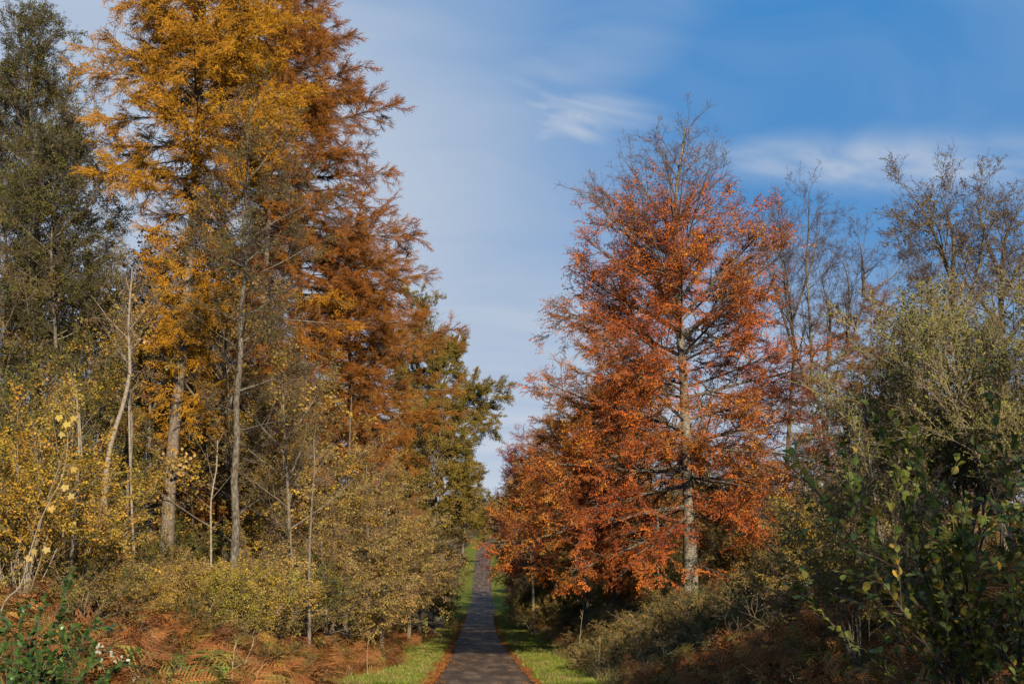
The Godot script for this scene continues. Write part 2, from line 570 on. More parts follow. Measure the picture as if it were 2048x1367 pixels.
# a tree set out in metres: prof rows [share of height, reach, branches per metre]
func free_tree(called: String, label: String, group: String, base: Vector3, h: float, prof: Array, r0: float, sp: Dictionary, seed_: int, barkm: String, lean := 0.03, one_piece := false) -> Node3D:
	rng.seed = seed_
	var o := Plant.new()
	var path := curve(Vector3(0, -0.35, 0), Vector3(rf(-lean, lean), 1, rf(-lean, lean)).normalized(), h + 0.35, 12, 0.035, Vector3(0, 0.03, 0))
	bole(o.trunk, path, r0, 0.02)
	var u: float = prof[0][0]
	var az := rf(0, TAU)
	while u < 0.985:
		u += 1.0 / (h * tab(prof, u, 2) * sp.get("more", 1.0)) * rf(0.6, 1.4)
		az += 2.4 + rf(-0.5, 0.5)
		var el: float = lerpf(sp.el0, sp.el1, pow(clampf(u, 0, 1), sp.get("elp", 1.0))) + rf(-0.12, 0.12)
		var l := clampf(tab(prof, u, 1) * rf(0.75, 1.15) / maxf(0.35, cos(el)), 0.3, 12.0)
		var p := at_height(path, u * h - minf(l * sin(el) * sp.get("lower", 0.0), u * h * 0.5))
		var mb := o.trunk if one_piece else MB.new()
		ramify(o, mb, p, Vector3(cos(az) * cos(el), sin(el), sin(az) * cos(el)), l, clampf(l * sp.get("thick", 0.011), 0.012, r0 * 0.5), 0, sp)
		if not one_piece:
			o.limbs.append(mb)
	return finish(o, called, label, "tree", group, base, barkm)

# plant with separate leaf parts: the 300 most in view as leaves of their own, the rest as one part
func leafy(o: Plant, called: String, label: String, category: String, base: Vector3, barkm: String, mats: Array, most := 300) -> Node3D:
	var n := Node3D.new()
	n.name = numbered(called)
	add_child(n)
	n.position = base
	tag(n, label, category)
	for l in o.limbs:
		part("stem", l.mesh(M[barkm]), n)
	var all := []
	for k: String in o.where:
		for j in o.where[k].size():
			var t: Transform3D = o.where[k][j]
			var w := base + t.origin
			var px := CX + w.x / -w.z * F
			var py := HY - w.y / -w.z * F
			var seen := px > -10 and px < 2058 and py > -10 and py < 1377
			all.append([(0.0 if seen else 1000.0) - w.z, k, t, o.tint[k][j]])
	all.sort_custom(func(a, b): return a[0] < b[0])
	var where := []
	var tint := []
	for j in all.size():
		var bits: PackedStringArray = all[j][1].split(":")
		var m: Mesh = S[bits[0]][int(bits[1])]
		if j < most:
			var e := part("leaf", m, n)
			e.transform = all[j][2]
			e.material_override = mats[int(hash(j) % mats.size())]
		elif all[j][0] < 900.0 or j % 2 == 0:
			where.append(all[j][2])
			tint.append(all[j][3])
	if where.size() > 8:
		var first: String = all[0][1].split(":")[0]
		many("leaves", S[first][0], where, tint, n).set_meta("kind", "stuff")
	return n

func leaf_mats(pal: Array, rough: float, through := 0.3) -> Array:
	var a := []
	for c: Color in pal:
		var m := StandardMaterial3D.new()
		m.albedo_color = c.linear_to_srgb()
		m.roughness = rough
		m.metallic_specular = 0.4
		m.backlight_enabled = true
		m.backlight = Color(c.r * through / maxf(c.r, c.g), c.g * through / maxf(c.r, c.g), c.b * through / maxf(c.r, c.g)).linear_to_srgb()
		a.append(m)
	return a

func single_leaf(l: float, aspect: float, belly: float) -> ArrayMesh:
	var mb := MB.new()
	mb.leaf(Vector3(0, 0, 0.02), Vector3(0, 0, 1), Vector3.UP, l, l * aspect, Color.WHITE, belly, true)
	return mb.mesh(M.leaf)

func maple_leaf(l: float) -> ArrayMesh:    # five pointed lobes round the stalk's end
	var mb := MB.new()
	for k in 5:
		var a := (k - 2) * 0.95
		var r: float = l * [0.42, 0.62, 0.75, 0.62, 0.42][k]
		var d := Vector3(sin(a), 0, cos(a))
		mb.leaf(Vector3(0, 0, l * 0.25), d, Vector3.UP, r, r * 0.62, Color.WHITE, 0.5, true)
	return mb.mesh(M.leaf)

func frond_mesh(l: float, pairs: int, green: bool) -> ArrayMesh:
	var mb := MB.new()
	var path := curve(Vector3.ZERO, Vector3(0, 0.95, 0.45).normalized(), l * 1.25, 9, 0.05, Vector3(0, -0.19, 0.1))
	mb.tube(path, taper(10, 0.006, 0.002), 3, Color(0.8, 0.7, 0.5))
	for k in pairs:
		var t := 0.28 + 0.7 * float(k) / pairs
		var at := along(path, t)
		var w := l * 0.42 * sin(PI * clampf(0.18 + 0.82 * (t - 0.28) / 0.7, 0, 1)) * (1.15 - 0.5 * (t - 0.28)) + 0.02
		for s: float in [-1.0, 1.0]:
			var d := ((at[1] as Vector3) * 0.45 + Vector3(s, rf(-0.25, 0.1), 0)).normalized()
			var sh := rf(0.7, 1.2)
			var col := Color(sh, sh * rf(0.92, 1.05), sh)
			var p: Vector3 = at[0]
			var n := 5
			var curl := rf(-0.25, 0.45)
			for q in n:
				var a := float(q) / n
				var c := p + d * w * a + Vector3.DOWN * w * (0.25 * a * a + curl * a)
				var e := p + d * w * (a + 1.3 / n) + Vector3.DOWN * w * (0.3 * a * a + curl * (a + 1.3 / n))
				var fw := (at[1] as Vector3) * l * rf(0.022, 0.036) * (1.15 - a)
				mb.tri(c, e, c + fw + d * w * 0.06, col)
				mb.tri(c, c - fw + d * w * 0.08, e, col)
	return mb.mesh(M.frond)

func tuft_mesh(n: int, h: float, spread: float, w: float) -> ArrayMesh:
	var mb := MB.new()
	for k in n:
		var a := rf(0, TAU)
		var p := Vector3(cos(a), 0, sin(a)) * rf(0, spread)
		var d := Vector3(cos(a) * rf(0.1, 0.7), 1, sin(a) * rf(0.1, 0.7)).normalized()
		var hh := h * rf(0.5, 1.15)
		var side := Vector3(-sin(a), 0, cos(a)).rotated(Vector3.UP, rf(-1, 1)) * w
		var m := p + d * hh * 0.6
		var t := m + (d + Vector3(cos(a), -0.5, sin(a)) * 0.5).normalized() * hh * 0.4
		var sh := rf(0.75, 1.2)
		var c := Color(sh * rf(0.95, 1.1), sh, sh)
		mb.tri(p - side, m - side * 0.7, p + side, c)
		mb.tri(p + side, m - side * 0.7, m + side * 0.7, c)
		mb.tri(m - side * 0.7, t, m + side * 0.7, c)
	return mb.mesh(M.frond)

# ---------------------------------------------------------------- sky
const EXPOSURE := 1.72
const SKY := 1.0 / EXPOSURE
var sky_a := FastNoiseLite.new()
var sky_b := FastNoiseLite.new()

func streak(a: float, e: float, ca: float, ce: float, la: float, le: float, slope: float) -> float:
	var x := a - ca
	var y := (e - ce) - slope * x
	return exp(-x * x / (la * la) - y * y / (le * le))

func sky_color(az: float, el: float) -> Color:
	var dir := Vector3(sin(az) * cos(el), sin(el), -cos(az) * cos(el))
	var e := rad_to_deg(el)
	var a := rad_to_deg(az)
	var up := clampf(sin(el), 0.0, 1.0)
	var blue := Color(0.30, 0.50, 0.71).lerp(Color(0.042, 0.235, 0.575), 1.0 - exp(-up * 9.5))
	# thin high cloud: a plane high above, seen from below
	var k := 1.0 / (up + 0.16)
	var u := dir.x * k
	var v := -dir.z * k
	var wx := u + 0.35 * sky_b.get_noise_2d(u * 30, v * 30)
	var wy := v + 0.35 * sky_b.get_noise_2d(u * 30 + 500, v * 30)
	var big := sky_a.get_noise_2d(wx * 16 + 40, wy * 22)
	var fine := sky_b.get_noise_2d(wx * 60 + wy * 90, wy * 200 - wx * 60)
	var hair := sky_b.get_noise_2d((wx + wy * 0.8) * 120, (wy - wx * 0.3) * 420)
	var thread := sky_b.get_noise_2d((wx * 0.9 + wy) * 260, (wy - wx * 0.25) * 800)
	var veil := clampf(0.42 + 1.0 * big, 0.0, 1.0)
	var near := exp(-pow(a / 40.0, 2.0))
	# a veil whose edge slants up from the lane's opening, then wisps and a long band
	var m := e - 15.4 - 0.26 * a - 0.022 * a * a + 0.5 * fine
	var here := (1.0 - ss(-7.0, 12.0, a + 0.25 * (e - 10.0) + 1.5 * big + 0.5 * fine)) * 1.05
	here *= lerpf(1.0, 0.55, ss(13.0, 23.0, e + 0.25 * a + 2.0 * fine))
	here = maxf(here, ss(-1.8, 1.8, m) * (1.0 - ss(1.2, 7.0, m)) * (1.0 - ss(5.0, 11.0, a)) * lerpf(0.62, 0.3, ss(-4.0, 9.0, a)) * (0.85 + 0.4 * hair))
	here = maxf(here, streak(a, e, 2.0, 16.0, 3.2, 1.1, -0.03) * (0.74 + 0.8 * hair + 0.5 * fine + 0.6 * thread))
	here = maxf(here, streak(a, e, 0.2, 15.7, 2.0, 0.6, 0.15) * (0.6 + 0.6 * hair + 0.5 * thread))
	here = maxf(here, streak(a, e, 14.5, 13.8, 7.0, 0.75 + 0.03 * maxf(0.0, a - 8.0), -0.085) * (0.82 + 0.45 * hair + 0.35 * thread))
	here = maxf(here, ss(17.0, 7.5, e + 0.3 * a) * (0.9 + 0.15 * fine))
	here = maxf(here, 0.05 + 0.1 * fine)
	var c := lerpf(veil * 0.8 * (0.8 + 0.35 * fine), here, near)
	c = clampf(c + 0.05 * hair * c, 0.0, 0.96)
	var col := blue.lerp(Color(0.48, 0.565, 0.695), c)
	# low layered cloud above the horizon
	var low := ss(0.9, 1.6, e) * (1.0 - ss(4.2, 5.4, e + 0.6 * big)) * clampf(0.5 + 0.9 * sky_b.get_noise_2d(az * 160.0, e * 70.0) + 0.35 * sin(e * 4.6), 0.0, 1.0)
	col = col.lerp(Color(0.60, 0.66, 0.75), low * 0.75)
	return Color(col.r * SKY, col.g * SKY, col.b * SKY)

func around(x: int, w: int) -> float:
	var az := TAU * (x + 0.5) / w
	return az if az < PI else az - TAU

func sky_image() -> Image:
	sky_a.seed = 4
	sky_a.frequency = 0.035
	sky_a.fractal_octaves = 3
	sky_b.seed = 8
	sky_b.frequency = 0.02
	sky_b.fractal_octaves = 4
	var w := 768
	var im := Image.create_empty(w, w / 2, false, Image.FORMAT_RGBF)
	for y in w / 2:
		var el := PI * (0.5 - (y + 0.5) / (w / 2.0))
		for x in w:
			im.set_pixel(x, y, sky_color(around(x, w), maxf(el, 0.0)) if el > -0.02 or x == 0 else im.get_pixel(0, y))
	im.resize(4096, 2048, Image.INTERPOLATE_CUBIC)
	# the same sky, worked out pixel by pixel where the lane opens
	for y in range(740, 1026):
		var el := PI * (0.5 - (y + 0.5) / 2048.0)
		for j in range(-270, 270):
			var x := (j + 4096) % 4096
			im.set_pixel(x, y, sky_color(around(x, 4096), maxf(el, 0.0)))
	return im

# ---------------------------------------------------------------- ground sheets: rows along the road, columns across it
func sheet(ds: Array, cols: Callable, lift: float, mat: Material) -> ArrayMesh:
	var st := SurfaceTool.new()
	st.begin(Mesh.PRIMITIVE_TRIANGLES)
	var w := 0
	for d: float in ds:
		var cs: Array = cols.call(d)
		w = cs.size()
		for s: float in cs:
			st.set_uv(Vector2(s, d))
			st.add_vertex(Vector3(road_x(d) + s, road_y(d) + bank(s, d) + lift, -d))
	for j in ds.size() - 1:
		for k in w - 1:
			var a := j * w + k
			for q: int in [a, a + w, a + 1, a + 1, a + w, a + w + 1]:
				st.add_index(q)
	st.generate_normals()
	st.set_material(mat)
	return st.commit()

func setting(called: String, m: Mesh) -> void:
	var o := part(called, m, self)
	o.set_meta("kind", "structure")
	tag(o, {"ground": "brown leaf strewn woodland floor rising in banks beside the lane", "road": "narrow dark asphalt lane dipping and rising between the trees",
		"grass_verge": "short bright green grass strip along the lane"}.get(called.split("_0")[0], called), called.split("_0")[0].replace("_", " "))

func build_ground() -> void:
	var ds := []
	var d := -60.0
	while d < 1100.0:
		ds.append(d)
		d += 1.25 if d < 130 else (3.0 if d < 330 else (14.0 if d < 600 else 60.0))
	var soil := StandardMaterial3D.new()
	soil.albedo_texture = noise_tex(21, 0.06, [[0.0, Color(0.018, 0.014, 0.008)], [0.45, Color(0.06, 0.042, 0.022)], [0.6, Color(0.12, 0.075, 0.035)], [0.75, Color(0.06, 0.06, 0.02)], [1.0, Color(0.16, 0.1, 0.05)]], 512)
	soil.uv1_triplanar = true
	soil.uv1_world_triplanar = true
	soil.uv1_scale = Vector3(0.37, 0.37, 0.37)
	soil.roughness = 1.0
	soil.metallic_specular = 0.1
	var wide := [-260.0, -150.0, -90.0, -55.0, -35.0, -24.0, -17.0, -13.5, -11.0, -9.5, -8.2, -7.0, -6.0, -5.2, -4.5, -3.9, -3.4, -2.9, -2.4, -2.0, -1.75, -1.55, -1.4, -0.9, -0.3, 0.3, 0.9, 1.4, 1.55, 1.75, 2.0, 2.4, 2.8, 3.2, 3.6, 4.1, 4.7, 5.4, 6.2, 7.0, 8.0, 9.2, 11.0, 13.5, 17.0, 24.0, 35.0, 55.0, 90.0, 150.0, 260.0]
	setting("ground", sheet(ds, func(_d): return wide, 0.0, soil))
	var tar := StandardMaterial3D.new()
	tar.albedo_texture = noise_tex(31, 0.016, [[0.0, Color(0.055, 0.043, 0.035)], [0.36, Color(0.09, 0.07, 0.056)], [0.5, Color(0.11, 0.084, 0.066)], [0.62, Color(0.128, 0.097, 0.075)], [0.74, Color(0.17, 0.128, 0.097)], [1.0, Color(0.23, 0.17, 0.13)]], 512)
	tar.uv1_scale = Vector3(0.15, 0.022, 1)
	tar.roughness = 0.8
	tar.albedo_color = Color(0.95, 0.92, 0.88)
	tar.metallic_specular = 0.2
	tar.detail_enabled = true
	tar.detail_albedo = noise_tex(33, 0.09, [[0.0, Color(0.78, 0.75, 0.72)], [0.5, Color(0.96, 0.95, 0.93)], [1.0, Color(1.0, 1.0, 1.0)]], 512)
	tar.detail_blend_mode = BaseMaterial3D.BLEND_MODE_MUL
	tar.detail_uv_layer = BaseMaterial3D.DETAIL_UV_1
	var near_ds := ds.filter(func(q): return q > 6.0 and q < 520.0)
	setting("road", sheet(near_ds, func(q):
		var a := 1.5 + 0.07 * sin(q * 0.43) + 0.05 * sin(q * 1.7)
		var b := 1.5 + 0.06 * sin(q * 0.37 + 2.0) + 0.05 * sin(q * 1.9 + 1.0)
		return [-a, -0.9, -0.3, 0.3, 0.9, b], 0.035, tar))
	var green := StandardMaterial3D.new()
	green.albedo_texture = noise_tex(41, 0.05, [[0.0, Color(0.07, 0.08, 0.014)], [0.4, Color(0.15, 0.18, 0.026)], [0.6, Color(0.2, 0.22, 0.036)], [0.8, Color(0.28, 0.23, 0.07)], [1.0, Color(0.3, 0.22, 0.09)]], 512)
	green.uv1_triplanar = true
	green.uv1_world_triplanar = true
	green.uv1_scale = Vector3(0.23, 0.23, 0.23)
	green.roughness = 1.0
	green.albedo_color = Color(0.82, 0.82, 0.84)
	green.metallic_specular = 0.1
	setting("grass_verge", sheet(near_ds, func(q):
		var e := -edge_l(q) - 0.3
		return [e, e * 0.8 - 0.3, e * 0.6 - 0.6, -2.0, -1.75, -1.45], 0.015, green))
	setting("grass_verge_001", sheet(near_ds, func(q):
		var e := edge_r(q) + 0.3
		return [1.45, 1.75, 2.0, e * 0.6 + 0.6, e * 0.8 + 0.3, e], 0.015, green))

# scatter over the ground in road coordinates
func strewn(called: String, label: String, category: String, meshes: Array, n: int, where: Callable, pal: Array, s0: float, s1: float, tilt: float, seed_: int, lift := 0.018) -> void:
	rng.seed = seed_
	var t := []
	var c := []
	for m in meshes:
		t.append([])
		c.append([])
	for k in n:
		var q: Variant = where.call()
		if q == null:
			continue
		var x: float = road_x(q.y) + q.x
		var b := Basis(Vector3.UP, rf(0, TAU)).rotated(Vector3(rf(-1, 1), 0, rf(-1, 1)).normalized(), rf(0, tilt))
		var s := rf(s0, s1)
		var j := rng.randi() % meshes.size()
		t[j].append(Transform3D(b.scaled(Vector3(s, s, s)), Vector3(x, gy(x, -q.y) + (0.055 if absf(q.x) < 1.55 else lift), -q.y)))
		var f := clampf(0.5 + 0.8 * nz.get_noise_2d(q.x * 60, q.y * 45) + rf(-0.4, 0.4), 0.0, 0.999) * (pal.size() - 1)
		var col: Color = pal[int(f)].lerp(pal[int(f) + 1], f - int(f))
		var g := rf(0.7, 1.25) * 0.88
		c[j].append(Color(col.r * g, col.g * g, col.b * g))
	var root := Node3D.new()
	root.name = numbered(called)
	add_child(root)
	tag(root, label, category, "", "stuff")
	for j in meshes.size():
		many(called, meshes[j], t[j], c[j], root)

# ---------------------------------------------------------------- palettes (linear base colours)
const GOLD := [Color(0.645, 0.309, 0.021), Color(0.728, 0.386, 0.025), Color(0.582, 0.254, 0.021), Color(0.582, 0.342, 0.027)]
const RUST := [Color(0.370, 0.143, 0.022), Color(0.462, 0.166, 0.022), Color(0.293, 0.109, 0.023), Color(0.509, 0.200, 0.022)]
const DULL_LARCH := [Color(0.412, 0.176, 0.030), Color(0.502, 0.208, 0.030), Color(0.319, 0.120, 0.027), Color(0.457, 0.208, 0.045)]
const BEECH := [Color(0.327, 0.061, 0.015), Color(0.485, 0.111, 0.015), Color(0.557, 0.159, 0.016), Color(0.412, 0.086, 0.016), Color(0.606, 0.245, 0.019), Color(0.363, 0.124, 0.023)]
const RED := [Color(0.224, 0.035, 0.014), Color(0.320, 0.056, 0.014), Color(0.176, 0.032, 0.016)]
const OLIVE := [Color(0.10, 0.105, 0.022), Color(0.14, 0.135, 0.026), Color(0.075, 0.08, 0.02), Color(0.19, 0.14, 0.026)]
const BROWNISH := [Color(0.20, 0.13, 0.038), Color(0.13, 0.085, 0.032), Color(0.25, 0.17, 0.04), Color(0.16, 0.145, 0.03)]
const OAKEN := [Color(0.145, 0.123, 0.020), Color(0.217, 0.160, 0.023), Color(0.275, 0.174, 0.026), Color(0.123, 0.116, 0.022)]
const YELLOW := [Color(0.429, 0.286, 0.026), Color(0.312, 0.234, 0.029), Color(0.468, 0.234, 0.023), Color(0.221, 0.195, 0.033), Color(0.364, 0.169, 0.026)]
const TAN := [Color(0.365, 0.230, 0.068), Color(0.270, 0.169, 0.061), Color(0.297, 0.230, 0.041), Color(0.432, 0.270, 0.101)]
const SALLOW := [Color(0.186, 0.186, 0.037), Color(0.135, 0.145, 0.031), Color(0.248, 0.217, 0.052), Color(0.166, 0.124, 0.037)]
const GREENS := [Color(0.03, 0.055, 0.012), Color(0.055, 0.085, 0.016), Color(0.1, 0.11, 0.02), Color(0.045, 0.06, 0.016), Color(0.13, 0.085, 0.03)]
const HOLLY := [Color(0.02, 0.04, 0.012), Color(0.03, 0.05, 0.014), Color(0.04, 0.055, 0.015)]

func larch_kind(pal: Array) -> Dictionary:
	return {levels = 1, gnarl = [0.05, 0.13], trop = [-0.05, -0.2], tip = [0.14, 0.03], dens = [5.2], t0 = [0.08], ang = [0.95], ratio = [0.36], flat = [0.5], leaf_from = 0, sden = 5.4, s0 = 0.1, more = 1.05,
		el0 = -0.1, el1 = 0.45, elp = 2.0, kind = "larch", pal = pal, spread = 0.4, roll = 0.3, gap_noise = -0.24, gap_f = 45.0, thick = 0.013, mix = 0.06, mix_kind = "larch_bare"}

func beech_kind(pal: Array) -> Dictionary:
	return {levels = 2, gnarl = [0.06, 0.1, 0.14], trop = [0.0, 0.0, -0.02], tip = [0.02, 0.02, 0.0], dens = [2.3, 2.6], t0 = [0.12, 0.12], ang = [0.72, 0.7], ratio = [0.5, 0.5], flat = [0.4, 0.5], leaf_from = 1, sden = 2.9, s0 = 0.2, more = 1.15,
		el0 = -0.25, el1 = 1.08, elp = 0.8, kind = "beech", pal = pal, spread = 0.45, roll = 0.6, gap_noise = -0.12, gap_f = 75.0, lower = 0.75, thick = 0.014}

func broad_kind(kind: String, pal: Array, more := {}) -> Dictionary:
	var d := {levels = 2, gnarl = [0.11, 0.17, 0.2], trop = [0.05, 0.05, 0.02], tip = [0.08, 0.06, 0.04], dens = [1.3, 2.0], t0 = [0.2, 0.15], ang = [0.8, 0.8], ratio = [0.55, 0.5], flat = [0.15, 0.15], leaf_from = 1, sden = 2.0, s0 = 0.3,
		el0 = 0.2, el1 = 1.0, elp = 1.0, kind = kind, pal = pal, spread = 0.5, roll = 0.6, gap_noise = -0.3, gap_f = 40.0, lower = 0.4, thick = 0.014}
	d.merge(more, true)
	return d

func stem_kind(kind: String, pal: Array, more := {}) -> Dictionary:
	var d := {levels = 1, gnarl = [0.08, 0.16], trop = [0.02, 0.03], tip = [-0.03, 0.0], dens = [2.6], t0 = [0.2], ang = [0.75], ratio = [0.4], flat = [0.1], leaf_from = 0, sden = 2.6, s0 = 0.3,
		kind = kind, pal = pal, spread = 0.5, roll = 0.6, gap_noise = -0.35, gap_f = 60.0}
	d.merge(more, true)
	return d

func _ready() -> void:
	var t0 := Time.get_ticks_msec()
	# camera: level, lens shifted up
	var cam := Camera3D.new()
	cam.name = "camera"
	cam.projection = Camera3D.PROJECTION_FRUSTUM
	cam.near = 0.1
	cam.far = 3000.0
	cam.size = 0.1 * 1367.0 / F
	cam.frustum_offset = Vector2(0.0, 0.1 * (HY - 683.5) / F)
	add_child(cam)
	cam.current = true
	# sky and air
	var env := Environment.new()
	env.background_mode = Environment.BG_SKY
	env.sky = Sky.new()
	var pano := PanoramaSkyMaterial.new()
	pano.panorama = ImageTexture.create_from_image(sky_image())
	env.sky.sky_material = pano
	env.tonemap_mode = Environment.TONE_MAPPER_LINEAR
	env.tonemap_exposure = EXPOSURE
	env.sdfgi_enabled = true
	env.ssao_enabled = true
	env.ssil_enabled = true
	var we := WorldEnvironment.new()
	we.name = "environment"
	we.environment = env
	add_child(we)
	# low November sun, behind the camera and a little to its right
	var sun := DirectionalLight3D.new()
	sun.name = "sun"
	sun.light_energy = 1.6
	sun.light_color = Color(1.0, 0.93, 0.82)
	sun.light_angular_distance = 0.5
	sun.shadow_enabled = true
	add_child(sun)
	sun.look_at_from_position(Vector3(0.25, 0.42, 0.87) * 60.0, Vector3.ZERO)

	rng.seed = 1
	nz.seed = 12
	nz.frequency = 0.01
	nz.fractal_octaves = 2
	print("sky ", Time.get_ticks_msec() - t0)
	materials()
	sprays()
	build_ground()
	print("ground ", Time.get_ticks_msec() - t0)
	big_trees()
	print("big trees ", Time.get_ticks_msec() - t0)
	woods()
	print("woods ", Time.get_ticks_msec() - t0)
	undergrowth()
	print("undergrowth ", Time.get_ticks_msec() - t0)
	foreground()
	print("all ", Time.get_ticks_msec() - t0)

func big_trees() -> void:
	# --- by the lane on the side of the bracken bank
	var golden := larch_kind(GOLD)
	golden.merge({more = 1.35, dens = [6.0], sden = 6.0, gap_noise = -0.27}, true)
	table_tree("larch_tree", "tall golden larch with a thick pale leaning trunk on the bracken bank", "", [[326, 1245], [330, 1150], [338, 1000], [346, 880], [360, 720], [375, 560], [386, 400], [395, 250], [405, 80], [412, -100], [416, -190]], 52.0,
		[[-185, 10, 10, 5.0], [-80, 90, 80, 4.6], [0, 145, 130, 4.6], [90, 205, 215, 4.6], [160, 235, 235, 4.4], [240, 235, 245, 4.2], [300, 250, 235, 3.6], [370, 240, 150, 3.4], [430, 120, 90, 2.6], [520, 85, 80, 3.4], [600, 80, 95, 4.0], [690, 80, 80, 3.4], [760, 40, 60, 2.0], [800, 50, 110, 2.4], [880, 60, 90, 1.6], [960, 50, 60, 0.8]],
		0.31, golden, 101, "bark_larch")
	table_tree("larch_tree", "rust brown larch standing behind the golden larch with a pale straight trunk", "", [[508, 1190], [504, 1000], [514, 800], [528, 600], [538, 400], [546, 200], [553, 20], [556, -60]], 63.0,
		[[-55, 8, 8, 5.0], [60, 90, 100, 4.4], [200, 130, 150, 4.2], [300, 140, 140, 3.8], [420, 120, 130, 3.0], [560, 100, 150, 2.6], [700, 100, 160, 2.4], [820, 80, 120, 1.8], [900, 60, 60, 1.0]],
		0.27, larch_kind(RUST + GOLD.slice(0, 1)), 102, "bark_larch")
	table_tree("larch_tree", "tall rust larch whose spiky brown boughs reach out over the open sky", "", [[620, 1180], [608, 900], [600, 600], [592, 350], [596, 100], [600, -20], [601, -40]], 74.0,
		[[-35, 5, 6, 5.0], [20, 35, 45, 4.6], [110, 90, 125, 4.6], [200, 110, 150, 4.4], [300, 130, 195, 4.4], [420, 150, 205, 4.2], [500, 150, 245, 4.0], [580, 150, 250, 3.8], [700, 150, 240, 3.4], [820, 140, 230, 3.0], [920, 120, 180, 2.0], [1000, 90, 120, 1.0]],
		0.28, larch_kind(RUST), 103, "bark_larch")
	table_tree("larch_tree", "orange larch drooping low towards the lane below the spiky rust larch", "", [[705, 1170], [702, 1000], [700, 800], [698, 600], [700, 440]], 82.0,
		[[430, 6, 8, 5.0], [500, 60, 95, 4.6], [580, 90, 150, 4.4], [690, 110, 205, 4.2], [780, 120, 215, 4.2], [850, 130, 205, 3.8], [920, 120, 165, 2.8], [1000, 110, 170, 2.2], [1060, 80, 160, 1.2]],
		0.25, larch_kind(DULL_LARCH), 104, "bark_larch")
	var alder := broad_kind("alder_thin", OLIVE, {mix = 0.45, mix_kind = "alder", flat = [0.1, 0.1], el0 = 0.1, el1 = 1.0, sden = 3.4, dens = [2.3, 2.6], gap_noise = -0.34, more = 1.6})
	table_tree("alder_tree", "tall dark olive alder with a wispy top against the sky beside the golden larch", "", [[60, 1250], [58, 1050], [66, 850], [76, 620], [72, 420], [58, 220], [52, 70], [50, 40]], 58.0,
		[[42, 8, 8, 3.0], [90, 45, 60, 3.0], [200, 90, 95, 3.0], [320, 110, 110, 3.0], [450, 110, 110, 2.6], [600, 110, 100, 2.4], [750, 90, 90, 1.8], [900, 60, 60, 0.8]],
		0.2, alder, 105, "bark_alder")
	table_tree("alder_tree", "dark leafy alder with two pale side stems beside the tallest alder", "", [[108, 1250], [111, 900], [113, 760], [108, 640], [102, 520], [110, 380], [118, 250]], 54.0,
		[[230, 8, 8, 3.0], [320, 60, 70, 3.0], [450, 90, 110, 3.0], [560, 100, 120, 2.8], [680, 90, 110, 2.2], [800, 70, 80, 1.2], [900, 40, 40, 0.8]],
		0.17, alder, 106, "bark_alder")
	table_tree("alder_tree", "slim olive alder at the outer edge of the alder clump", "", [[8, 1250], [16, 900], [14, 600], [2, 300], [-8, 160]], 64.0,
		[[150, 8, 8, 3.0], [250, 60, 80, 2.8], [450, 90, 100, 2.6], [700, 90, 90, 2.0], [900, 50, 50, 0.8]], 0.16, alder, 107, "bark_alder")
	table_tree("alder_tree", "straight grey alder with scant olive leaves in front of the two larches", "", [[463, 1215], [466, 1130], [472, 1050], [467, 960], [473, 880], [471, 800], [482, 720], [480, 620], [490, 540], [486, 440], [497, 350], [496, 270], [506, 190]], 46.0,
		[[180, 8, 8, 1.4], [260, 35, 45, 1.4], [370, 80, 110, 2.4], [480, 110, 150, 2.8], [600, 110, 160, 2.6], [720, 110, 170, 2.4], [840, 90, 150, 2.0], [950, 70, 110, 1.0]],
		0.165, broad_kind("alder_thin", BROWNISH + OLIVE, {mix = 0.25, mix_kind = "alder_bare", el0 = 0.15, el1 = 0.9, sden = 2.8, dens = [1.9, 2.4], more = 1.2}), 108, "bark_alder")
	var sap := broad_kind("small", BROWNISH + YELLOW.slice(0, 2), {mix = 0.45, mix_kind = "brown_bare", sden = 1.8})
	table_tree("birch_tree", "pale trunk kinked sharply to one side with few twigs among the shrubs", "", [[205, 1255], [209, 1100], [209, 1000], [222, 890], [245, 815], [257, 740], [256, 660], [266, 540]], 43.0,
		[[540, 20, 20, 2.6], [640, 90, 80, 2.4], [760, 90, 80, 2.0], [880, 50, 60, 0.8]], 0.15, sap, 109, "bark_pale")
	table_tree("birch_tree", "thin grey tree leaning against the kinked pale trunk", "", [[243, 1260], [247, 1100], [259, 950], [263, 850], [256, 780], [262, 650], [250, 560]], 45.0,
		[[550, 20, 20, 2.2], [700, 70, 80, 2.0], [900, 50, 50, 0.8]], 0.1, sap, 110, "bark_grey")
	table_tree("birch_tree", "slender bare pale pole beside the yellow thicket", "", [[118, 1262], [128, 1190], [141, 1120], [150, 1050], [160, 900], [155, 780]], 34.0,
		[[780, 20, 20, 2.0], [900, 50, 50, 1.6], [1050, 30, 30, 0.6]], 0.05, sap, 111, "bark_pale")
	table_tree("birch_tree", "thin mottled pole between the slender pole and the kinked trunk", "", [[178, 1262], [171, 1120], [170, 1040], [164, 960], [160, 820]], 36.0,
		[[800, 20, 20, 2.0], [950, 50, 50, 1.2], [1080, 30, 30, 0.6]], 0.055, sap, 112, "bark_pale")
	rng.seed = 150
	for k in 16:
		var px := 40.0 + 38.0 * k + rf(-14, 14)
		var d := rf(40, 60)
		var lean := rf(-26, 26)
		var top := rf(640, 900)
		var pts := [[px, 1260], [px + lean * 0.2 + rf(-3, 3), 1120], [px + lean * 0.5 + rf(-4, 4), 1000], [px + lean * 0.7 + rf(-5, 5), 0.5 * (1000 + top)], [px + lean, top]]
		table_tree("sapling_tree", "slim pale pole of a young tree standing in the wood below the larches", "slim poles below the larches", pts, d, [[top, 14, 14, 2.4], [top + 120, 55, 55, 2.0], [top + 260, 40, 40, 0.8]], rf(0.035, 0.075), sap, 151 + k, ["bark_pale", "bark_grey"][k % 2])
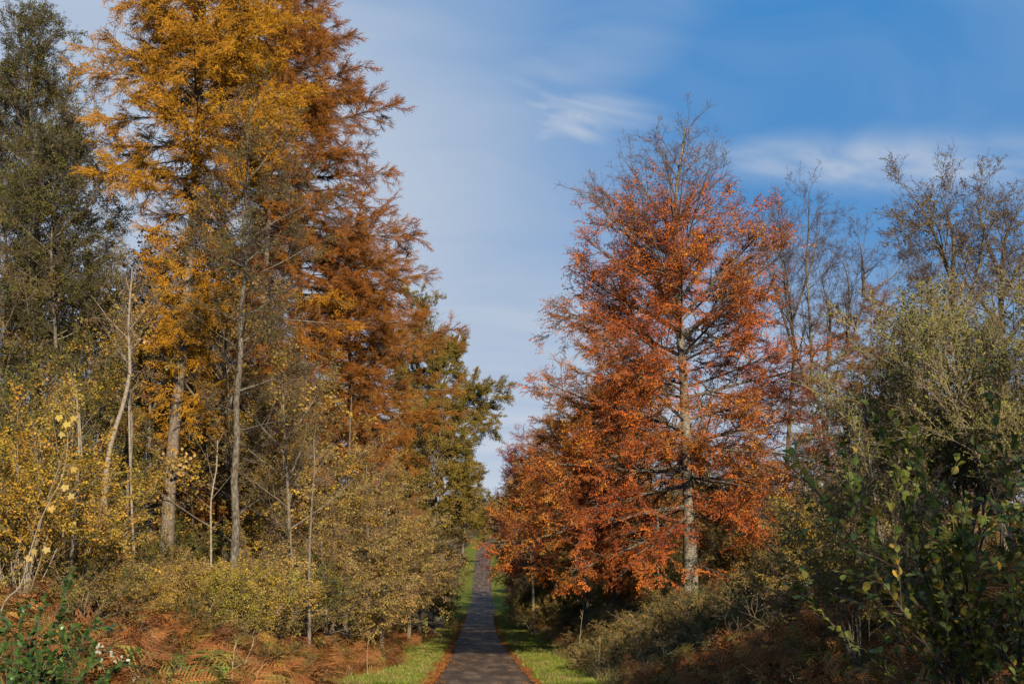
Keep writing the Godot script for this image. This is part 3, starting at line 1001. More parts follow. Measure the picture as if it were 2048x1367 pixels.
		rng.seed = 700 + k
	# oaks further down the lane
	var oak := broad_kind("oak", OAKEN, {sden = 4.6, el0 = 0.0, el1 = 1.1, gap_noise = -0.25, gap_f = 32.0, dens = [2.2, 2.8], more = 1.4})
	table_tree("oak_tree", "dark olive oak standing against the open sky over the lane", "", [[880, 1190], [884, 1050], [878, 900], [872, 780], [860, 660], [845, 615]], 112.0,
		[[612, 12, 12, 1.6], [650, 60, 25, 2.0], [720, 90, 30, 2.0], [760, 100, 70, 2.0], [830, 110, 125, 2.2], [900, 110, 110, 2.0], [960, 100, 85, 1.6], [1040, 80, 70, 1.0]], 0.4, oak, 120, "bark_grey")
	table_tree("oak_tree", "yellow green oak leaning its low boughs over the lane's grass edge", "", [[862, 1195], [864, 1100], [872, 1000], [876, 900], [880, 850]], 98.0,
		[[840, 15, 15, 1.8], [900, 90, 60, 2.2], [980, 110, 85, 2.4], [1060, 110, 95, 2.2], [1120, 90, 70, 1.6]], 0.24, oak, 121, "bark_grey")
	table_tree("oak_tree", "small olive oak far down the lane where it bends out of sight", "", [[925, 1110], [930, 1040], [936, 980], [940, 950]], 262.0,
		[[945, 8, 8, 0.9], [980, 35, 46, 1.2], [1030, 45, 62, 1.3], [1078, 35, 55, 1.1]], 0.3, oak, 122, "bark_grey")
	# --- opposite bank: the orange beech and its neighbours
	var be := beech_kind(BEECH)
	be.merge({el0 = -0.42, el1 = 1.05, elp = 0.95, sden = 3.1, gap_noise = -0.18, mix = 0.18, mix_kind = "beech_thin", bare_y = 16.2, bare_w = 1.8, bare = "beech_bare", thin = "beech_thin"}, true)
	table_tree("beech_tree", "large orange copper beech with a bare twiggy tip and pale trunk", "", [[1383, 1195], [1381, 1100], [1377, 980], [1372, 860], [1366, 740], [1358, 620], [1352, 500], [1352, 390], [1366, 290], [1372, 240]], 58.0,
		[[245, 14, 14, 4.4], [290, 58, 64, 4.2], [350, 105, 110, 4.0], [420, 158, 140, 3.6], [500, 215, 174, 3.4], [580, 271, 207, 3.4], [680, 277, 235, 3.4], [780, 271, 263, 3.6], [880, 296, 278, 3.6], [960, 339, 263, 3.4], [1040, 353, 224, 3.0], [1110, 345, 168, 2.4], [1165, 271, 90, 1.2]], 0.33, be, 130, "bark_beech")
	table_tree("larch_tree", "dull orange larch with long drooping boughs behind the copper beech", "", [[1235, 1215], [1232, 1000], [1228, 860], [1222, 740], [1215, 650]], 76.0,
		[[640, 10, 10, 4.6], [720, 75, 70, 4.6], [790, 105, 100, 4.4], [860, 150, 130, 4.4], [950, 175, 150, 4.0], [1040, 185, 150, 3.4], [1110, 180, 130, 2.6], [1170, 185, 110, 1.6]], 0.24, larch_kind(DULL_LARCH), 131, "bark_larch")
	var red := beech_kind(RED)
	red.merge({sden = 4.5, more = 1.8, gap_noise = -0.3}, true)
	var red2 := beech_kind(RED + BEECH.slice(0, 2))
	red2.merge({sden = 4.5, more = 1.8, gap_noise = -0.3}, true)
	table_tree("beech_tree", "dark red beech at the lane's far edge beside the drooping larch", "", [[1052, 1170], [1050, 1060], [1046, 960], [1042, 880]], 118.0,
		[[872, 8, 8, 2.0], [910, 35, 40, 2.2], [970, 52, 60, 2.4], [1040, 62, 70, 2.4], [1100, 72, 70, 2.2], [1150, 66, 60, 1.4]], 0.22, red, 132, "bark_beech")
	table_tree("beech_tree", "low red beech overhanging the shaded lane with its lowest boughs", "", [[1066, 1180], [1062, 1120], [1056, 1070], [1052, 1040]], 100.0,
		[[1035, 8, 8, 2.4], [1070, 50, 40, 3.0], [1110, 68, 50, 3.0], [1150, 72, 50, 2.4]], 0.14, red2, 133, "bark_beech")
	table_tree("larch_tree", "thin rust larch rising between the bare alders and the sallows", "", [[1742, 1140], [1742, 900], [1742, 700], [1744, 580]], 98.0,
		[[575, 5, 5, 4.0], [620, 35, 40, 3.6], [700, 70, 75, 3.2], [800, 95, 95, 2.6], [950, 90, 90, 1.4]], 0.2, larch_kind(RUST), 134, "bark_larch")
	table_tree("larch_tree", "faded brown larch half hidden between the beech and the forked alder", "", [[1655, 1140], [1655, 900], [1655, 740], [1656, 620]], 104.0,
		[[615, 5, 5, 4.0], [680, 40, 40, 3.2], [780, 80, 80, 2.8], [950, 90, 90, 1.4]], 0.2, larch_kind(RUST), 135, "bark_larch")
	# bare alders traced limb by limb
	var bare := broad_kind("alder_bare", OLIVE, {levels = 2, dens = [1.6, 1.8], sden = 1.0, trop = [0.04, 0.06, 0.05], ang = [0.65, 0.75], ratio = [0.5, 0.5], gap_noise = -0.9, gap_f = 20.0})
	traced("alder_tree", "forked bare alder with a pale trunk and one limb reaching far aside", [[1668, 1150], [1660, 1000], [1646, 840], [1622, 772]], 66.0, 0.17, [
		[[1622, 772], [1604, 730], [1590, 660], [1580, 594], [1577, 525], [1566, 470], [1560, 430]],
		[[1622, 772], [1622, 723], [1616, 650], [1609, 587], [1604, 529], [1606, 460], [1604, 400]],
		[[1622, 772], [1646, 735], [1690, 712], [1710, 645], [1727, 594], [1775, 560], [1802, 515], [1806, 478]],
		[[1727, 594], [1725, 550], [1717, 508], [1712, 488]],
		[[1659, 724], [1661, 631], [1649, 570], [1640, 530]], [[1690, 712], [1696, 640], [1688, 560], [1676, 530]]], bare, 140)
	traced("alder_tree", "bare twiggy alder close behind the copper beech", [[1560, 1150], [1570, 1000], [1580, 850], [1588, 700]], 70.0, 0.14, [
		[[1588, 700], [1586, 600], [1578, 500], [1574, 420], [1574, 385]], [[1588, 700], [1560, 600], [1540, 520], [1530, 450]], [[1586, 640], [1612, 560], [1632, 490], [1640, 440]]], bare, 141)
	var leafy_alder := broad_kind("alder_thin", BROWNISH, {mix = 0.35, mix_kind = "alder_bare", dens = [1.8, 2.1], sden = 1.7, gap_noise = -0.3, trop = [0.03, 0.05, 0.04]})
	traced("alder_tree", "brown twiggy alder with one crooked limb leaning out over the sallows", [[1925, 1120], [1922, 900], [1918, 700], [1905, 560]], 47.0, 0.16, [
		[[1905, 560], [1884, 500], [1866, 450], [1845, 410], [1815, 368]], [[1905, 560], [1912, 480], [1900, 420], [1890, 385]], [[1918, 700], [1880, 640], [1850, 600], [1830, 570]],
		[[1918, 640], [1950, 560], [1960, 480], [1965, 420]], [[1920, 760], [1870, 700], [1845, 660]], [[1860, 440], [1835, 450], [1815, 440]]], leafy_alder, 142)
	traced("alder_tree", "dense brown alder behind the one with the crooked limb", [[2010, 1120], [2008, 900], [2005, 700], [2004, 560]], 52.0, 0.17, [
		[[2004, 560], [2010, 480], [2030, 430], [2044, 405]], [[2004, 560], [1985, 500], [1970, 450], [1962, 410]], [[2005, 650], [1960, 600], [1930, 560], [1915, 520]], [[2006, 700], [2050, 620], [2075, 540]], [[2006, 780], [1950, 720], [1900, 660]], [[2004, 600], [2040, 530], [2060, 470]]], leafy_alder, 143)

# a tree whose limbs were traced as photograph points on one distance, given depth as they go
func traced(called: String, label: String, pts: Array, d: float, r0: float, limbs: Array, sp: Dictionary, seed_: int) -> void:
	rng.seed = seed_
	var o := Plant.new()
	var rt := rooted(pts, d)
	var base: Vector3 = rt[0]
	var path := smooth_path(rt[1], 0.7)
	bole(o.trunk, path, r0, r0 * 0.6)
	for l: Array in limbs:
		var mb := MB.new()
		var q := PackedVector3Array()
		var slant := rf(-0.5, 0.5)
		for k in l.size():
			var w := P(l[k][0], l[k][1], d) - base
			w.z += slant * (w.y - (P(l[0][0], l[0][1], d) - base).y) * 0.6
			q.append(w)
		q = smooth_path(q, 0.4)
		var ra := r0 * 0.55
		mb.tube(q, taper(q.size(), ra, 0.012), 6)
		var total := q.size() * 0.4
		var cnt := int(total * 2.2)
		for j in cnt:
			var t := lerpf(0.12, 0.99, (j + rng.randf()) / cnt)
			var at := along(q, t)
			var pd: Vector3 = at[1]
			var perp := (rv() - pd * rv().dot(pd)).normalized()
			var an := rf(0.5, 1.0)
			ramify(o, mb, at[0], (pd * cos(an) + perp * sin(an)).normalized(), (0.4 + 1.25 * (1.0 - 0.6 * t)) * rf(0.6, 1.25), maxf(lerpf(ra, 0.012, t) * 0.45, 0.006), 1, sp)
		put(o, q[q.size() - 1], (q[q.size() - 1] - q[q.size() - 2]).normalized(), sp)
		o.limbs.append(mb)
	# a few low side branches
	for j in 12:
		var at := along(path, rf(0.35, 0.98))
		var a := rf(0, TAU)
		var mb := MB.new()
		ramify(o, mb, at[0], Vector3(cos(a), 0.5, sin(a)).normalized(), rf(1.0, 2.6), 0.02, 1, sp)
		o.limbs.append(mb)
	finish(o, called, label, "tree", "", base, "bark_alder")

func woods() -> void:
	# trees behind, seen between the nearer ones
	var g := "trees standing deeper in the wood"
	var bank_l := [[0.12, 1.5, 1.5], [0.4, 2.6, 2.2], [0.75, 2.1, 2.4], [1.0, 0.4, 2.6]]
	var protos := [
		free_tree("wood_tree", "twiggy brown tree with few leaves left behind the golden larch", g, Vector3(-22, gy(-22, -84), -84), 12.0, bank_l, 0.14, broad_kind("small", BROWNISH + TAN.slice(0, 1), {mix = 0.35, mix_kind = "brown_bare", sden = 2.6, scale = 1.25}), 201, "bark_grey", 0.03, true),
		free_tree("wood_tree", "olive leaved tree behind the golden larch", g, Vector3(-30, gy(-30, -92), -92), 13.0, bank_l, 0.15, broad_kind("alder", OLIVE + OAKEN, {sden = 2.6, scale = 1.3}), 202, "bark_alder", 0.03, true),
		free_tree("wood_tree", "yellow brown maple behind the golden larch", g, Vector3(-17, gy(-17, -76), -76), 9.5, [[0.1, 1.8, 1.6], [0.4, 2.8, 2.2], [0.75, 2.1, 2.4], [1.0, 0.4, 2.6]], 0.12, broad_kind("maple", TAN + YELLOW + BROWNISH, {sden = 2.4, scale = 1.25}), 203, "bark_grey", 0.05, true),
		free_tree("wood_tree", "rust brown larch behind the golden larch", g, Vector3(-36, gy(-36, -100), -100), 14.0, [[0.15, 2.6, 2.0], [0.5, 2.4, 2.6], [0.8, 1.2, 3.0], [1.0, 0.2, 3.2]], 0.16, larch_kind(RUST), 204, "bark_larch", 0.02, true)]
	var what := ["twiggy brown tree with few leaves left", "olive leaved tree", "yellow brown maple", "rust brown larch"]
	rng.seed = 77
	var spots := []
	for k in 74:
		var d := 54.0 + 150.0 * pow(rng.randf(), 1.5)
		spots.append([-rf(8.0 if d < 90 else 6.5, 10.0 + d * 0.3), d, "behind the trees of the bracken bank"])
	for k in 62:
		var d := 70.0 + 150.0 * pow(rng.randf(), 1.4)
		spots.append([rf(6.5, 8.0 + d * 0.33), d, "behind the copper beech and the sallows"])
	for k in 24:
		var d := rf(96, 190)
		spots.append([rf(5.2, 9.5), d, "past the red beech"])
	for k in 10:
		var d := rf(105, 205)
		spots.append([-rf(6.0, 10.0), d, "beside the lane past the oaks"])
	for k in 22:
		var d := rf(215, 420)
		spots.append([rf(3.3, 20.0) * (1.0 if k % 2 == 0 else -1.0), d, "beside the far end of the lane"])
	for k in spots.size():
		var s: float = spots[k][0]
		var d: float = spots[k][1]
		var x := road_x(d) + s
		var kind := rng.randi() % 4
		if kind == 3 and rng.randf() < 0.5: kind = 2
		var sc := rf(0.65, 1.1)
		if s > 9.5 and d < 130: sc *= 0.75
		if s < 0 and d < 105: sc = rf(0.95, 1.4)
		if spots[k][2] == "past the red beech": kind = 3 if rng.randf() < 0.6 else 2
		if spots[k][2] == "past the red beech": sc = rf(1.05, 1.38)
		if d > 210: sc *= 0.75
		copy_of(protos[kind], "wood_tree", what[kind] + " " + spots[k][2], Vector3(x, gy(x, -d), -d), rf(0, TAU), sc)
	# the far wooded slope at the lane's end
	var crown := MB.new()
	rng.seed = 5
	for k in 420:
		var v := rv()
		while v.length() > 1.0:
			v = rv()
		var sh := rf(0.6, 1.2)
		crown.leaf(Vector3(v.x * 3.2, 4.5 + v.y * 3.6, v.z * 3.2), rv().normalized(), rv().normalized(), 0.8, 0.6, Color(sh, sh, sh))
	crown.tube(PackedVector3Array([Vector3(0, -1, 0), Vector3(0, 6, 0)]), PackedFloat32Array([0.2, 0.08]), 4, Color(0.6, 0.5, 0.4))
	var far_mesh := crown.mesh(M.leaf)
	strewn("distant_woodland", "brownish wooded slope far off beyond the lane's end", "woodland", [far_mesh], 420, func():
		var d := rf(430, 1000)
		return Vector2(rf(-0.13, 0.2) * d + 7.0, d), [Color(0.13, 0.09, 0.045), Color(0.16, 0.12, 0.05), Color(0.11, 0.07, 0.05), Color(0.19, 0.1, 0.04)], 0.8, 1.5, 0.1, 6)
	# evergreen hollies on the bank behind and beside the viewer; their shade lies over the near bank and the hazel
	var hol := broad_kind("bramble", HOLLY, {sden = 3.2, el0 = 0.0, el1 = 1.0, gap_noise = -0.6, dens = [2.2, 2.6], scale = 1.3})
	var prof := [[0.04, 2.0, 3.0], [0.3, 2.3, 3.2], [0.7, 1.5, 3.4], [1.0, 0.3, 4.0]]
	var hp := [[7.6, 3.6], [10.6, 1.6], [9.4, 6.2], [13.4, 3.0], [12.6, -1.2], [16.6, 4.5], [15.8, -0.6], [6.6, 8.4]]
	var h0: Node3D
	for k in hp.size():
		var p := Vector3(hp[k][0], gy(hp[k][0], hp[k][1]), hp[k][1])
		if k == 0:
			h0 = free_tree("holly_tree", "dense dark evergreen holly shading the near bank", "hollies behind the near bank", p, 8.6, prof, 0.14, hol, 301, "bark_grey", 0.02, true)
		else:
			copy_of(h0, "holly_tree", "", p, k * 1.3, [1.0, 1.35, 1.45, 1.5, 1.35, 1.55, 1.45, 1.25][k])

func undergrowth() -> void:
	# tan and yellow trees under the larches
	var tan_sp := broad_kind("tan", TAN, {flat = [0.6, 0.7], el0 = 0.0, el1 = 0.9, trop = [0.0, 0.0, -0.02], sden = 4.0, dens = [2.4, 2.8], gap_noise = -0.2, gap_f = 60.0, mix = 0.12, mix_kind = "brown_bare", thick = 0.009, more = 1.3})
	var map_sp := broad_kind("maple", YELLOW, {flat = [0.4, 0.5], el0 = 0.05, el1 = 0.9, sden = 3.4, dens = [2.2, 2.6], gap_noise = -0.2, thick = 0.01, more = 1.2})
	var mixed := broad_kind("small", BROWNISH + TAN.slice(0, 2), {el0 = 0.1, el1 = 0.9, sden = 2.3, dens = [1.9, 2.3], mix = 0.4, mix_kind = "brown_bare"})
	var mp := [[0.12, 2.0, 1.6], [0.35, 3.0, 2.2], [0.7, 2.3, 2.4], [1.0, 0.5, 2.6]]
	free_tree("hornbeam_tree", "tan leaved tree with flat layered boughs below the larches", "", ground(660, 56), 7.2, mp, 0.12, tan_sp, 401, "bark_grey", 0.08)
	free_tree("hornbeam_tree", "pale tan tree spreading layered boughs above the bracken bank's end", "", ground(760, 60), 6.4, mp, 0.11, tan_sp, 402, "bark_grey", 0.1)
	free_tree("hornbeam_tree", "tan and yellow tree leaning over the shaded hollow by the verge", "", ground(815, 78), 6.8, mp, 0.13, tan_sp, 403, "bark_grey", 0.12)
	free_tree("hornbeam_tree", "tall tan tree with layered boughs reaching towards the lane", "", ground(735, 66), 9.0, mp, 0.13, tan_sp, 412, "bark_grey", 0.08)
	free_tree("hornbeam_tree", "low tan tree spreading just above the rust bracken", "", ground(650, 52), 4.2, [[0.1, 2.0, 2.0], [0.4, 2.8, 2.6], [1.0, 0.6, 3.0]], 0.09, tan_sp, 413, "bark_grey", 0.1)
	free_tree("hornbeam_tree", "olive and tan tree filling the gap beside the oak's trunk", "", ground(840, 90), 7.0, mp, 0.13, broad_kind("oak", OAKEN + TAN, {sden = 4.0, more = 1.3, dens = [2.2, 2.6]}), 414, "bark_grey", 0.06)
	free_tree("thorn_tree", "tall dark twiggy thorn between the alder clump and the golden larch", "", ground(200, 66), 16.5, [[0.25, 1.8, 1.6], [0.5, 2.8, 2.4], [0.8, 2.2, 2.6], [1.0, 0.5, 2.6]], 0.14, broad_kind("alder_thin", OLIVE + BROWNISH, {sden = 3.0, dens = [2.0, 2.4]}), 415, "bark_alder", 0.03)
	free_tree("thorn_tree", "tall brown thorn close behind the golden larch's trunk", "", ground(275, 70), 17.0, [[0.25, 1.8, 1.6], [0.5, 2.8, 2.4], [0.8, 2.2, 2.6], [1.0, 0.5, 2.6]], 0.14, broad_kind("small", BROWNISH + OLIVE, {sden = 3.0, dens = [2.0, 2.4], mix = 0.2, mix_kind = "brown_bare"}), 416, "bark_alder", 0.03)
	free_tree("thorn_tree", "tall olive thorn between the golden larch and the grey alder", "", ground(430, 68), 17.0, [[0.25, 1.8, 1.6], [0.5, 2.6, 2.4], [0.8, 2.0, 2.6], [1.0, 0.5, 2.6]], 0.14, broad_kind("alder_thin", OLIVE + BROWNISH, {sden = 3.0, dens = [2.0, 2.4]}), 417, "bark_alder", 0.03)
	free_tree("thorn_tree", "olive brown thorn behind the yellow thicket", "", ground(120, 47), 8.0, mp, 0.1, broad_kind("alder", OLIVE + YELLOW.slice(0, 1), {sden = 2.8, dens = [2.0, 2.4]}), 418, "bark_alder", 0.05)
	free_tree("field_maple_tree", "yellow maple glowing through the trunks behind the grey alder", "", ground(560, 55), 8.4, mp, 0.12, map_sp, 404, "bark_grey", 0.06)
	free_tree("field_maple_tree", "sparse yellow maple between the golden larch and the grey alder", "", ground(410, 58), 9.0, mp, 0.11, broad_kind("maple", YELLOW, {sden = 1.4}), 405, "bark_grey", 0.06)
	free_tree("field_maple_tree", "yellow brown maple high under the rust larches", "", ground(690, 68), 11.5, [[0.3, 2.0, 1.4], [0.6, 3.0, 2.0], [1.0, 0.5, 2.4]], 0.14, broad_kind("maple", YELLOW + BROWNISH, {sden = 1.8}), 406, "bark_grey", 0.05)
	free_tree("thorn_tree", "grey brown twiggy thorn in front of the rust larches", "", ground(590, 50), 9.6, [[0.2, 1.6, 1.6], [0.5, 2.6, 2.4], [0.8, 2.0, 2.6], [1.0, 0.5, 2.6]], 0.12, mixed, 407, "bark_grey", 0.06)
	free_tree("thorn_tree", "twiggy grey brown thorn under the golden larch's lowest boughs", "", ground(285, 60), 8.2, mp, 0.1, mixed, 408, "bark_grey", 0.06)
	free_tree("thorn_tree", "brown thorn with yellow flecks beside the alder clump", "", ground(180, 52), 9.0, mp, 0.1, broad_kind("small", BROWNISH + YELLOW, {sden = 2.0, mix = 0.25, mix_kind = "brown_bare"}), 409, "bark_grey", 0.06)
	free_tree("thorn_tree", "brown twiggy thorn on the slope behind the copper beech", "", ground(1500, 74), 7.5, mp, 0.11, mixed, 410, "bark_grey", 0.06)
	free_tree("thorn_tree", "tangled brown thorn between the beech and the sallows", "", ground(1640, 62), 7.8, mp, 0.11, mixed, 411, "bark_grey", 0.06)
	# yellow thicket near the outer edge
	shrub("hazel_bush", "bright yellow leaved thicket in front of the alder clump", "shrub", "", ground(40, 31), 4.3, 16, 0.5, 0.022, stem_kind("maple", YELLOW, {sden = 3.0, dens = [3.2], scale = 0.75}), 420, "bark_pale")
	shrub("hazel_bush", "golden yellow thicket beside the slender pale pole", "shrub", "", ground(130, 36), 3.9, 14, 0.5, 0.02, stem_kind("maple", YELLOW, {sden = 2.8, dens = [3.0], scale = 0.75}), 421, "bark_pale")
	shrub("hazel_bush", "yellow leaved bush at the foot of the grey alder", "shrub", "", ground(480, 40), 2.3, 16, 0.55, 0.016, stem_kind("maple", YELLOW.slice(0, 2) + [Color(0.2, 0.2, 0.03)], {sden = 2.8, dens = [3.0], scale = 0.7}), 422, "bark_pale")
	shrub("hazel_bush", "yellow bush lit against the dark trunks opposite", "shrub", "", ground(1630, 40), 2.4, 14, 0.6, 0.015, stem_kind("small", YELLOW.slice(0, 2), {sden = 3.2, dens = [3.0], scale = 0.9}), 423, "bark_pale")
	# sallows with upright yellow green leaves
	var sal := stem_kind("sallow", SALLOW, {scale = 0.85, mix = 0.15, mix_kind = "brown_bare", levels = 2, gnarl = [0.07, 0.14, 0.16], trop = [0.03, 0.06, 0.05], tip = [0, 0.06, 0.05], dens = [2.2, 2.6], t0 = [0.2, 0.15], ang = [0.6, 0.65], ratio = [0.42, 0.5], flat = [0.1, 0.1], leaf_from = 1, sden = 3.6, gap_noise = -0.35})
	shrub("sallow_bush", "tall yellow green sallow next to the forked bare alder", "shrub", "", ground(1800, 27), 4.7, 12, 0.33, 0.035, sal, 430, "bark_grey")
	shrub("sallow_bush", "broad yellow green sallow under the crooked limbed alder", "shrub", "", ground(1925, 27), 5.0, 13, 0.36, 0.035, sal, 431, "bark_grey")
	shrub("sallow_bush", "yellow green sallow behind the dark hazel", "shrub", "", ground(2060, 25), 5.0, 12, 0.36, 0.035, sal, 432, "bark_grey")
	shrub("twiggy_bush", "bushy brown shrub of many upright twigs before the sallows", "shrub", "", ground(1730, 22), 2.7, 18, 0.4, 0.014, stem_kind("small", BROWNISH + YELLOW.slice(0, 2), {mix = 0.4, mix_kind = "brown_bare", sden = 2.0, dens = [1.8]}), 433, "bark_pale")
	# shrubs filling the wood's edge
	var g := "shrubs along the wood's edge"
	var pr := [
		shrub("woodland_shrub", "brown twiggy shrub with scattered olive leaves under the larches and alders", "shrub", g, ground(330, 60), 3.2, 16, 0.6, 0.018, stem_kind("small", BROWNISH + OLIVE + YELLOW.slice(0, 1), {mix = 0.2, mix_kind = "brown_bare", sden = 3.2, scale = 1.1}), 440, "bark_grey"),
		shrub("woodland_shrub", "olive green leafy shrub under the larches and alders", "shrub", g, ground(590, 48), 2.8, 15, 0.65, 0.018, stem_kind("alder", GREENS + OLIVE + YELLOW.slice(1, 2), {sden = 2.8, scale = 0.85}), 441, "bark_grey"),
		shrub("woodland_shrub", "tan and yellow flecked shrub under the larches and alders", "shrub", g, ground(540, 44), 2.8, 17, 0.6, 0.018, stem_kind("tan", TAN + YELLOW.slice(0, 3), {sden = 3.4, scale = 0.8}), 442, "bark_pale"),
		shrub("woodland_shrub", "bare brown thicket of thin stems under the larches and alders", "shrub", g, ground(430, 58), 2.6, 30, 0.55, 0.01, stem_kind("brown_bare", BROWNISH, {sden = 2.2}), 443, "bark_pale")]
	rng.seed = 450
	for k in 190:
		var d := rf(40, 130)
		var px := 0.0
		var p: Vector3
		if k < 80:
			d = 36.0 + 80.0 * pow(rng.randf(), 1.5)
			var s := -rf(edge_l(d) + 2.8, 15.0 + d * 0.14)
			if d > 60: s = -rf(edge_l(d) + 1.5, 16.0)
			p = Vector3(road_x(d) + s, 0, -d)
		else:
			d = rf(50, 125)
			var s := rf(edge_r(d) + 3.0, 14.0 + d * 0.1)
			p = Vector3(road_x(d) + s, 0, -d)
		if k >= 150:
			d = rf(84, 215)
			p = Vector3(road_x(d) + rf(3.6, 7.0) * (1.0 if k % 3 else -1.35), 0, -d)
		p.y = gy(p.x, p.z)
		var sc := rf(0.6, 1.25)
		if d < 52: sc *= 0.6
		var at_px := CX + p.x / d * F
		if at_px > 1240 and at_px < 1490 and d < 60: continue
		var kind := rng.randi() % 4
		if kind == 3 and rng.randf() < 0.6: kind = 2
		copy_of(pr[kind], "woodland_shrub", ["brown twiggy shrub with scattered olive leaves", "olive green leafy shrub", "tan and yellow flecked shrub", "bare brown thicket of thin stems"][kind] + (" under the larches and alders" if k < 80 else " under the beech and sallows" if k < 150 else " beside the far stretch of lane"), p, rf(0, TAU), sc)
	# brambles on the bank below the beech and by the hollow
	var gb := "bramble mounds on the banks"
	var br := shrub("bramble_bush", "low green and brown bramble mound on the bank below the copper beech", "bramble", gb, ground(1290, 50), 1.25, 26, 1.05, 0.009, stem_kind("bramble", GREENS + BROWNISH, {scale = 0.8, sden = 4.4, dens = [2.6], trop = [-0.06, -0.05], tip = [-0.2, -0.1], gap_noise = -0.5}), 460, "bark_pale")
	rng.seed = 461
	var spots := [[1200, 46], [1250, 56], [1330, 47], [1340, 60], [1400, 50], [1440, 44], [1470, 56], [1390, 42], [1290, 42], [1520, 48], [1560, 42], [1600, 50], [1650, 44], [1500, 36], [1180, 62], [1230, 70], [1420, 37],
		[640, 46], [700, 62], [740, 70], [780, 82], [610, 40], [555, 36], [830, 100], [160, 30], [380, 36]]
	for q in spots:
		copy_of(br, "bramble_bush", "low green and brown bramble mound " + ("on the bank below the copper beech" if q[0] > 1000 else "among the bracken below the larches"), ground(q[0], q[1]), rf(0, TAU), rf(0.6, 1.05))
	# bracken, grass, fallen leaves
	rng.seed = 470
	var fr := [frond_mesh(0.85, 13, false), frond_mesh(0.75, 12, false), frond_mesh(0.95, 14, false)]
	S.frond = fr
	var rusty := [Color(0.3, 0.13, 0.045), Color(0.22, 0.085, 0.03), Color(0.36, 0.17, 0.06), Color(0.26, 0.1, 0.03), Color(0.16, 0.065, 0.03), Color(0.3, 0.19, 0.04), Color(0.2, 0.15, 0.04)]
	strewn("bracken", "rust brown dead bracken covering the sunlit bank", "bracken", fr, 8500, func():
		var d := rf(14, 62) if rng.randf() < 0.8 else rf(60, 120)
		var s := edge_l(d) + 0.1 + pow(rng.randf(), 1.3) * (6.0 if d < 62 else 2.0)
		var at_px := CX + (road_x(d) - s) / d * F
		if at_px > 285 and at_px < 480 and d > 16 and d < 31 and rng.randf() < 0.8: return null
		return null if nz.get_noise_2d(s * 42, d * 42 + 300) < rf(-0.25, 0.0) else Vector2(-s, d), rusty, 0.5, 1.1, 1.1, 471)
	strewn("bracken", "dead bracken covering the shaded bank", "bracken", fr, 5200, func():
		var d := rf(9, 34) if rng.randf() < 0.85 else rf(60, 110)
		var s := edge_r(d) + 0.35 + pow(rng.randf(), 1.2) * (5.0 if d < 40 else 1.6)
		return null if nz.get_noise_2d(s * 25, d * 25 + 700) < -0.25 else Vector2(s, d), rusty, 0.35, 0.95, 1.5, 472)
	strewn("low_growth", "green bramble leaves and seedlings scattered through the sunlit bracken", "ground cover", S.bramble, 1500, func():
		var d := rf(15, 60)
		var s := edge_l(d) + 0.2 + rng.randf() * 6.0
		return null if nz.get_noise_2d(s * 40, d * 40) < 0.0 else Vector2(-s, d), GREENS, 0.5, 1.2, 1.3, 481)
	strewn("low_growth", "green and brown leaves and dead stems scattered over the shaded bank", "ground cover", S.bramble + S.brown_bare + S.small, 1500, func():
		var d := rf(10, 60)
		var s := edge_r(d) + 0.3 + rng.randf() * 6.0
		return Vector2(s, d), GREENS + BROWNISH, 0.8, 1.7, 1.4, 482)
	strewn("dead_stems", "thin dead stems and twigs standing in the sunlit bracken", "dead stems", S.brown_bare, 500, func():
		var d := rf(15, 62)
		return Vector2(-edge_l(d) - 0.4 - rng.randf() * 7.0, d), BROWNISH, 0.7, 1.4, 1.6, 483)
	rng.seed = 473
	var tf := [tuft_mesh(16, 0.11, 0.09, 0.006), tuft_mesh(16, 0.09, 0.1, 0.007)]
	var lawn := [Color(0.13, 0.18, 0.022), Color(0.2, 0.25, 0.035), Color(0.15, 0.21, 0.025), Color(0.34, 0.28, 0.1), Color(0.2, 0.22, 0.035), Color(0.09, 0.14, 0.02), Color(0.3, 0.22, 0.09)]
	strewn("grass", "short bright grass blades on the verges", "grass", tf, 26000, func():
		var d := 36.0 + 120.0 * pow(rng.randf(), 1.6)
		var left := rng.randf() < 0.55
		var creep := 0.3 * nz.get_noise_1d(d * 90.0 + (0.0 if left else 500.0))
		return Vector2(-rf(1.78 + creep, edge_l(d) + 0.2) if left else rf(1.62 + creep, edge_r(d) + 0.2), d), lawn, 0.4, 1.9, 0.2, 474)
	var tall := [tuft_mesh(22, 0.6, 0.14, 0.006), tuft_mesh(22, 0.5, 0.18, 0.006)]
	strewn("dry_grass", "tall straw coloured dead grass along the foot of the banks", "grass", tall, 1500, func():
		var d := rf(34, 125)
		if rng.randf() < 0.65: return Vector2(edge_r(d) + rf(-0.1, 1.5), d)
		return Vector2(-edge_l(d) - rf(-0.1, 0.8), d), [Color(0.28, 0.2, 0.11), Color(0.2, 0.15, 0.07), Color(0.15, 0.15, 0.04)], 0.5, 1.3, 0.25, 475)
	var flake := MB.new()
	rng.seed = 476
	for k in 5:
		flake.leaf(Vector3(rf(-0.06, 0.06), rf(0.005, 0.025), rf(-0.06, 0.06)), Vector3(rf(-1, 1), rf(-0.1, 0.2), rf(-1, 1)).normalized(), Vector3(rf(-0.4, 0.4), 1, rf(-0.4, 0.4)), 0.06, 0.035, Color.WHITE)
	var fm := flake.mesh(M.frond)
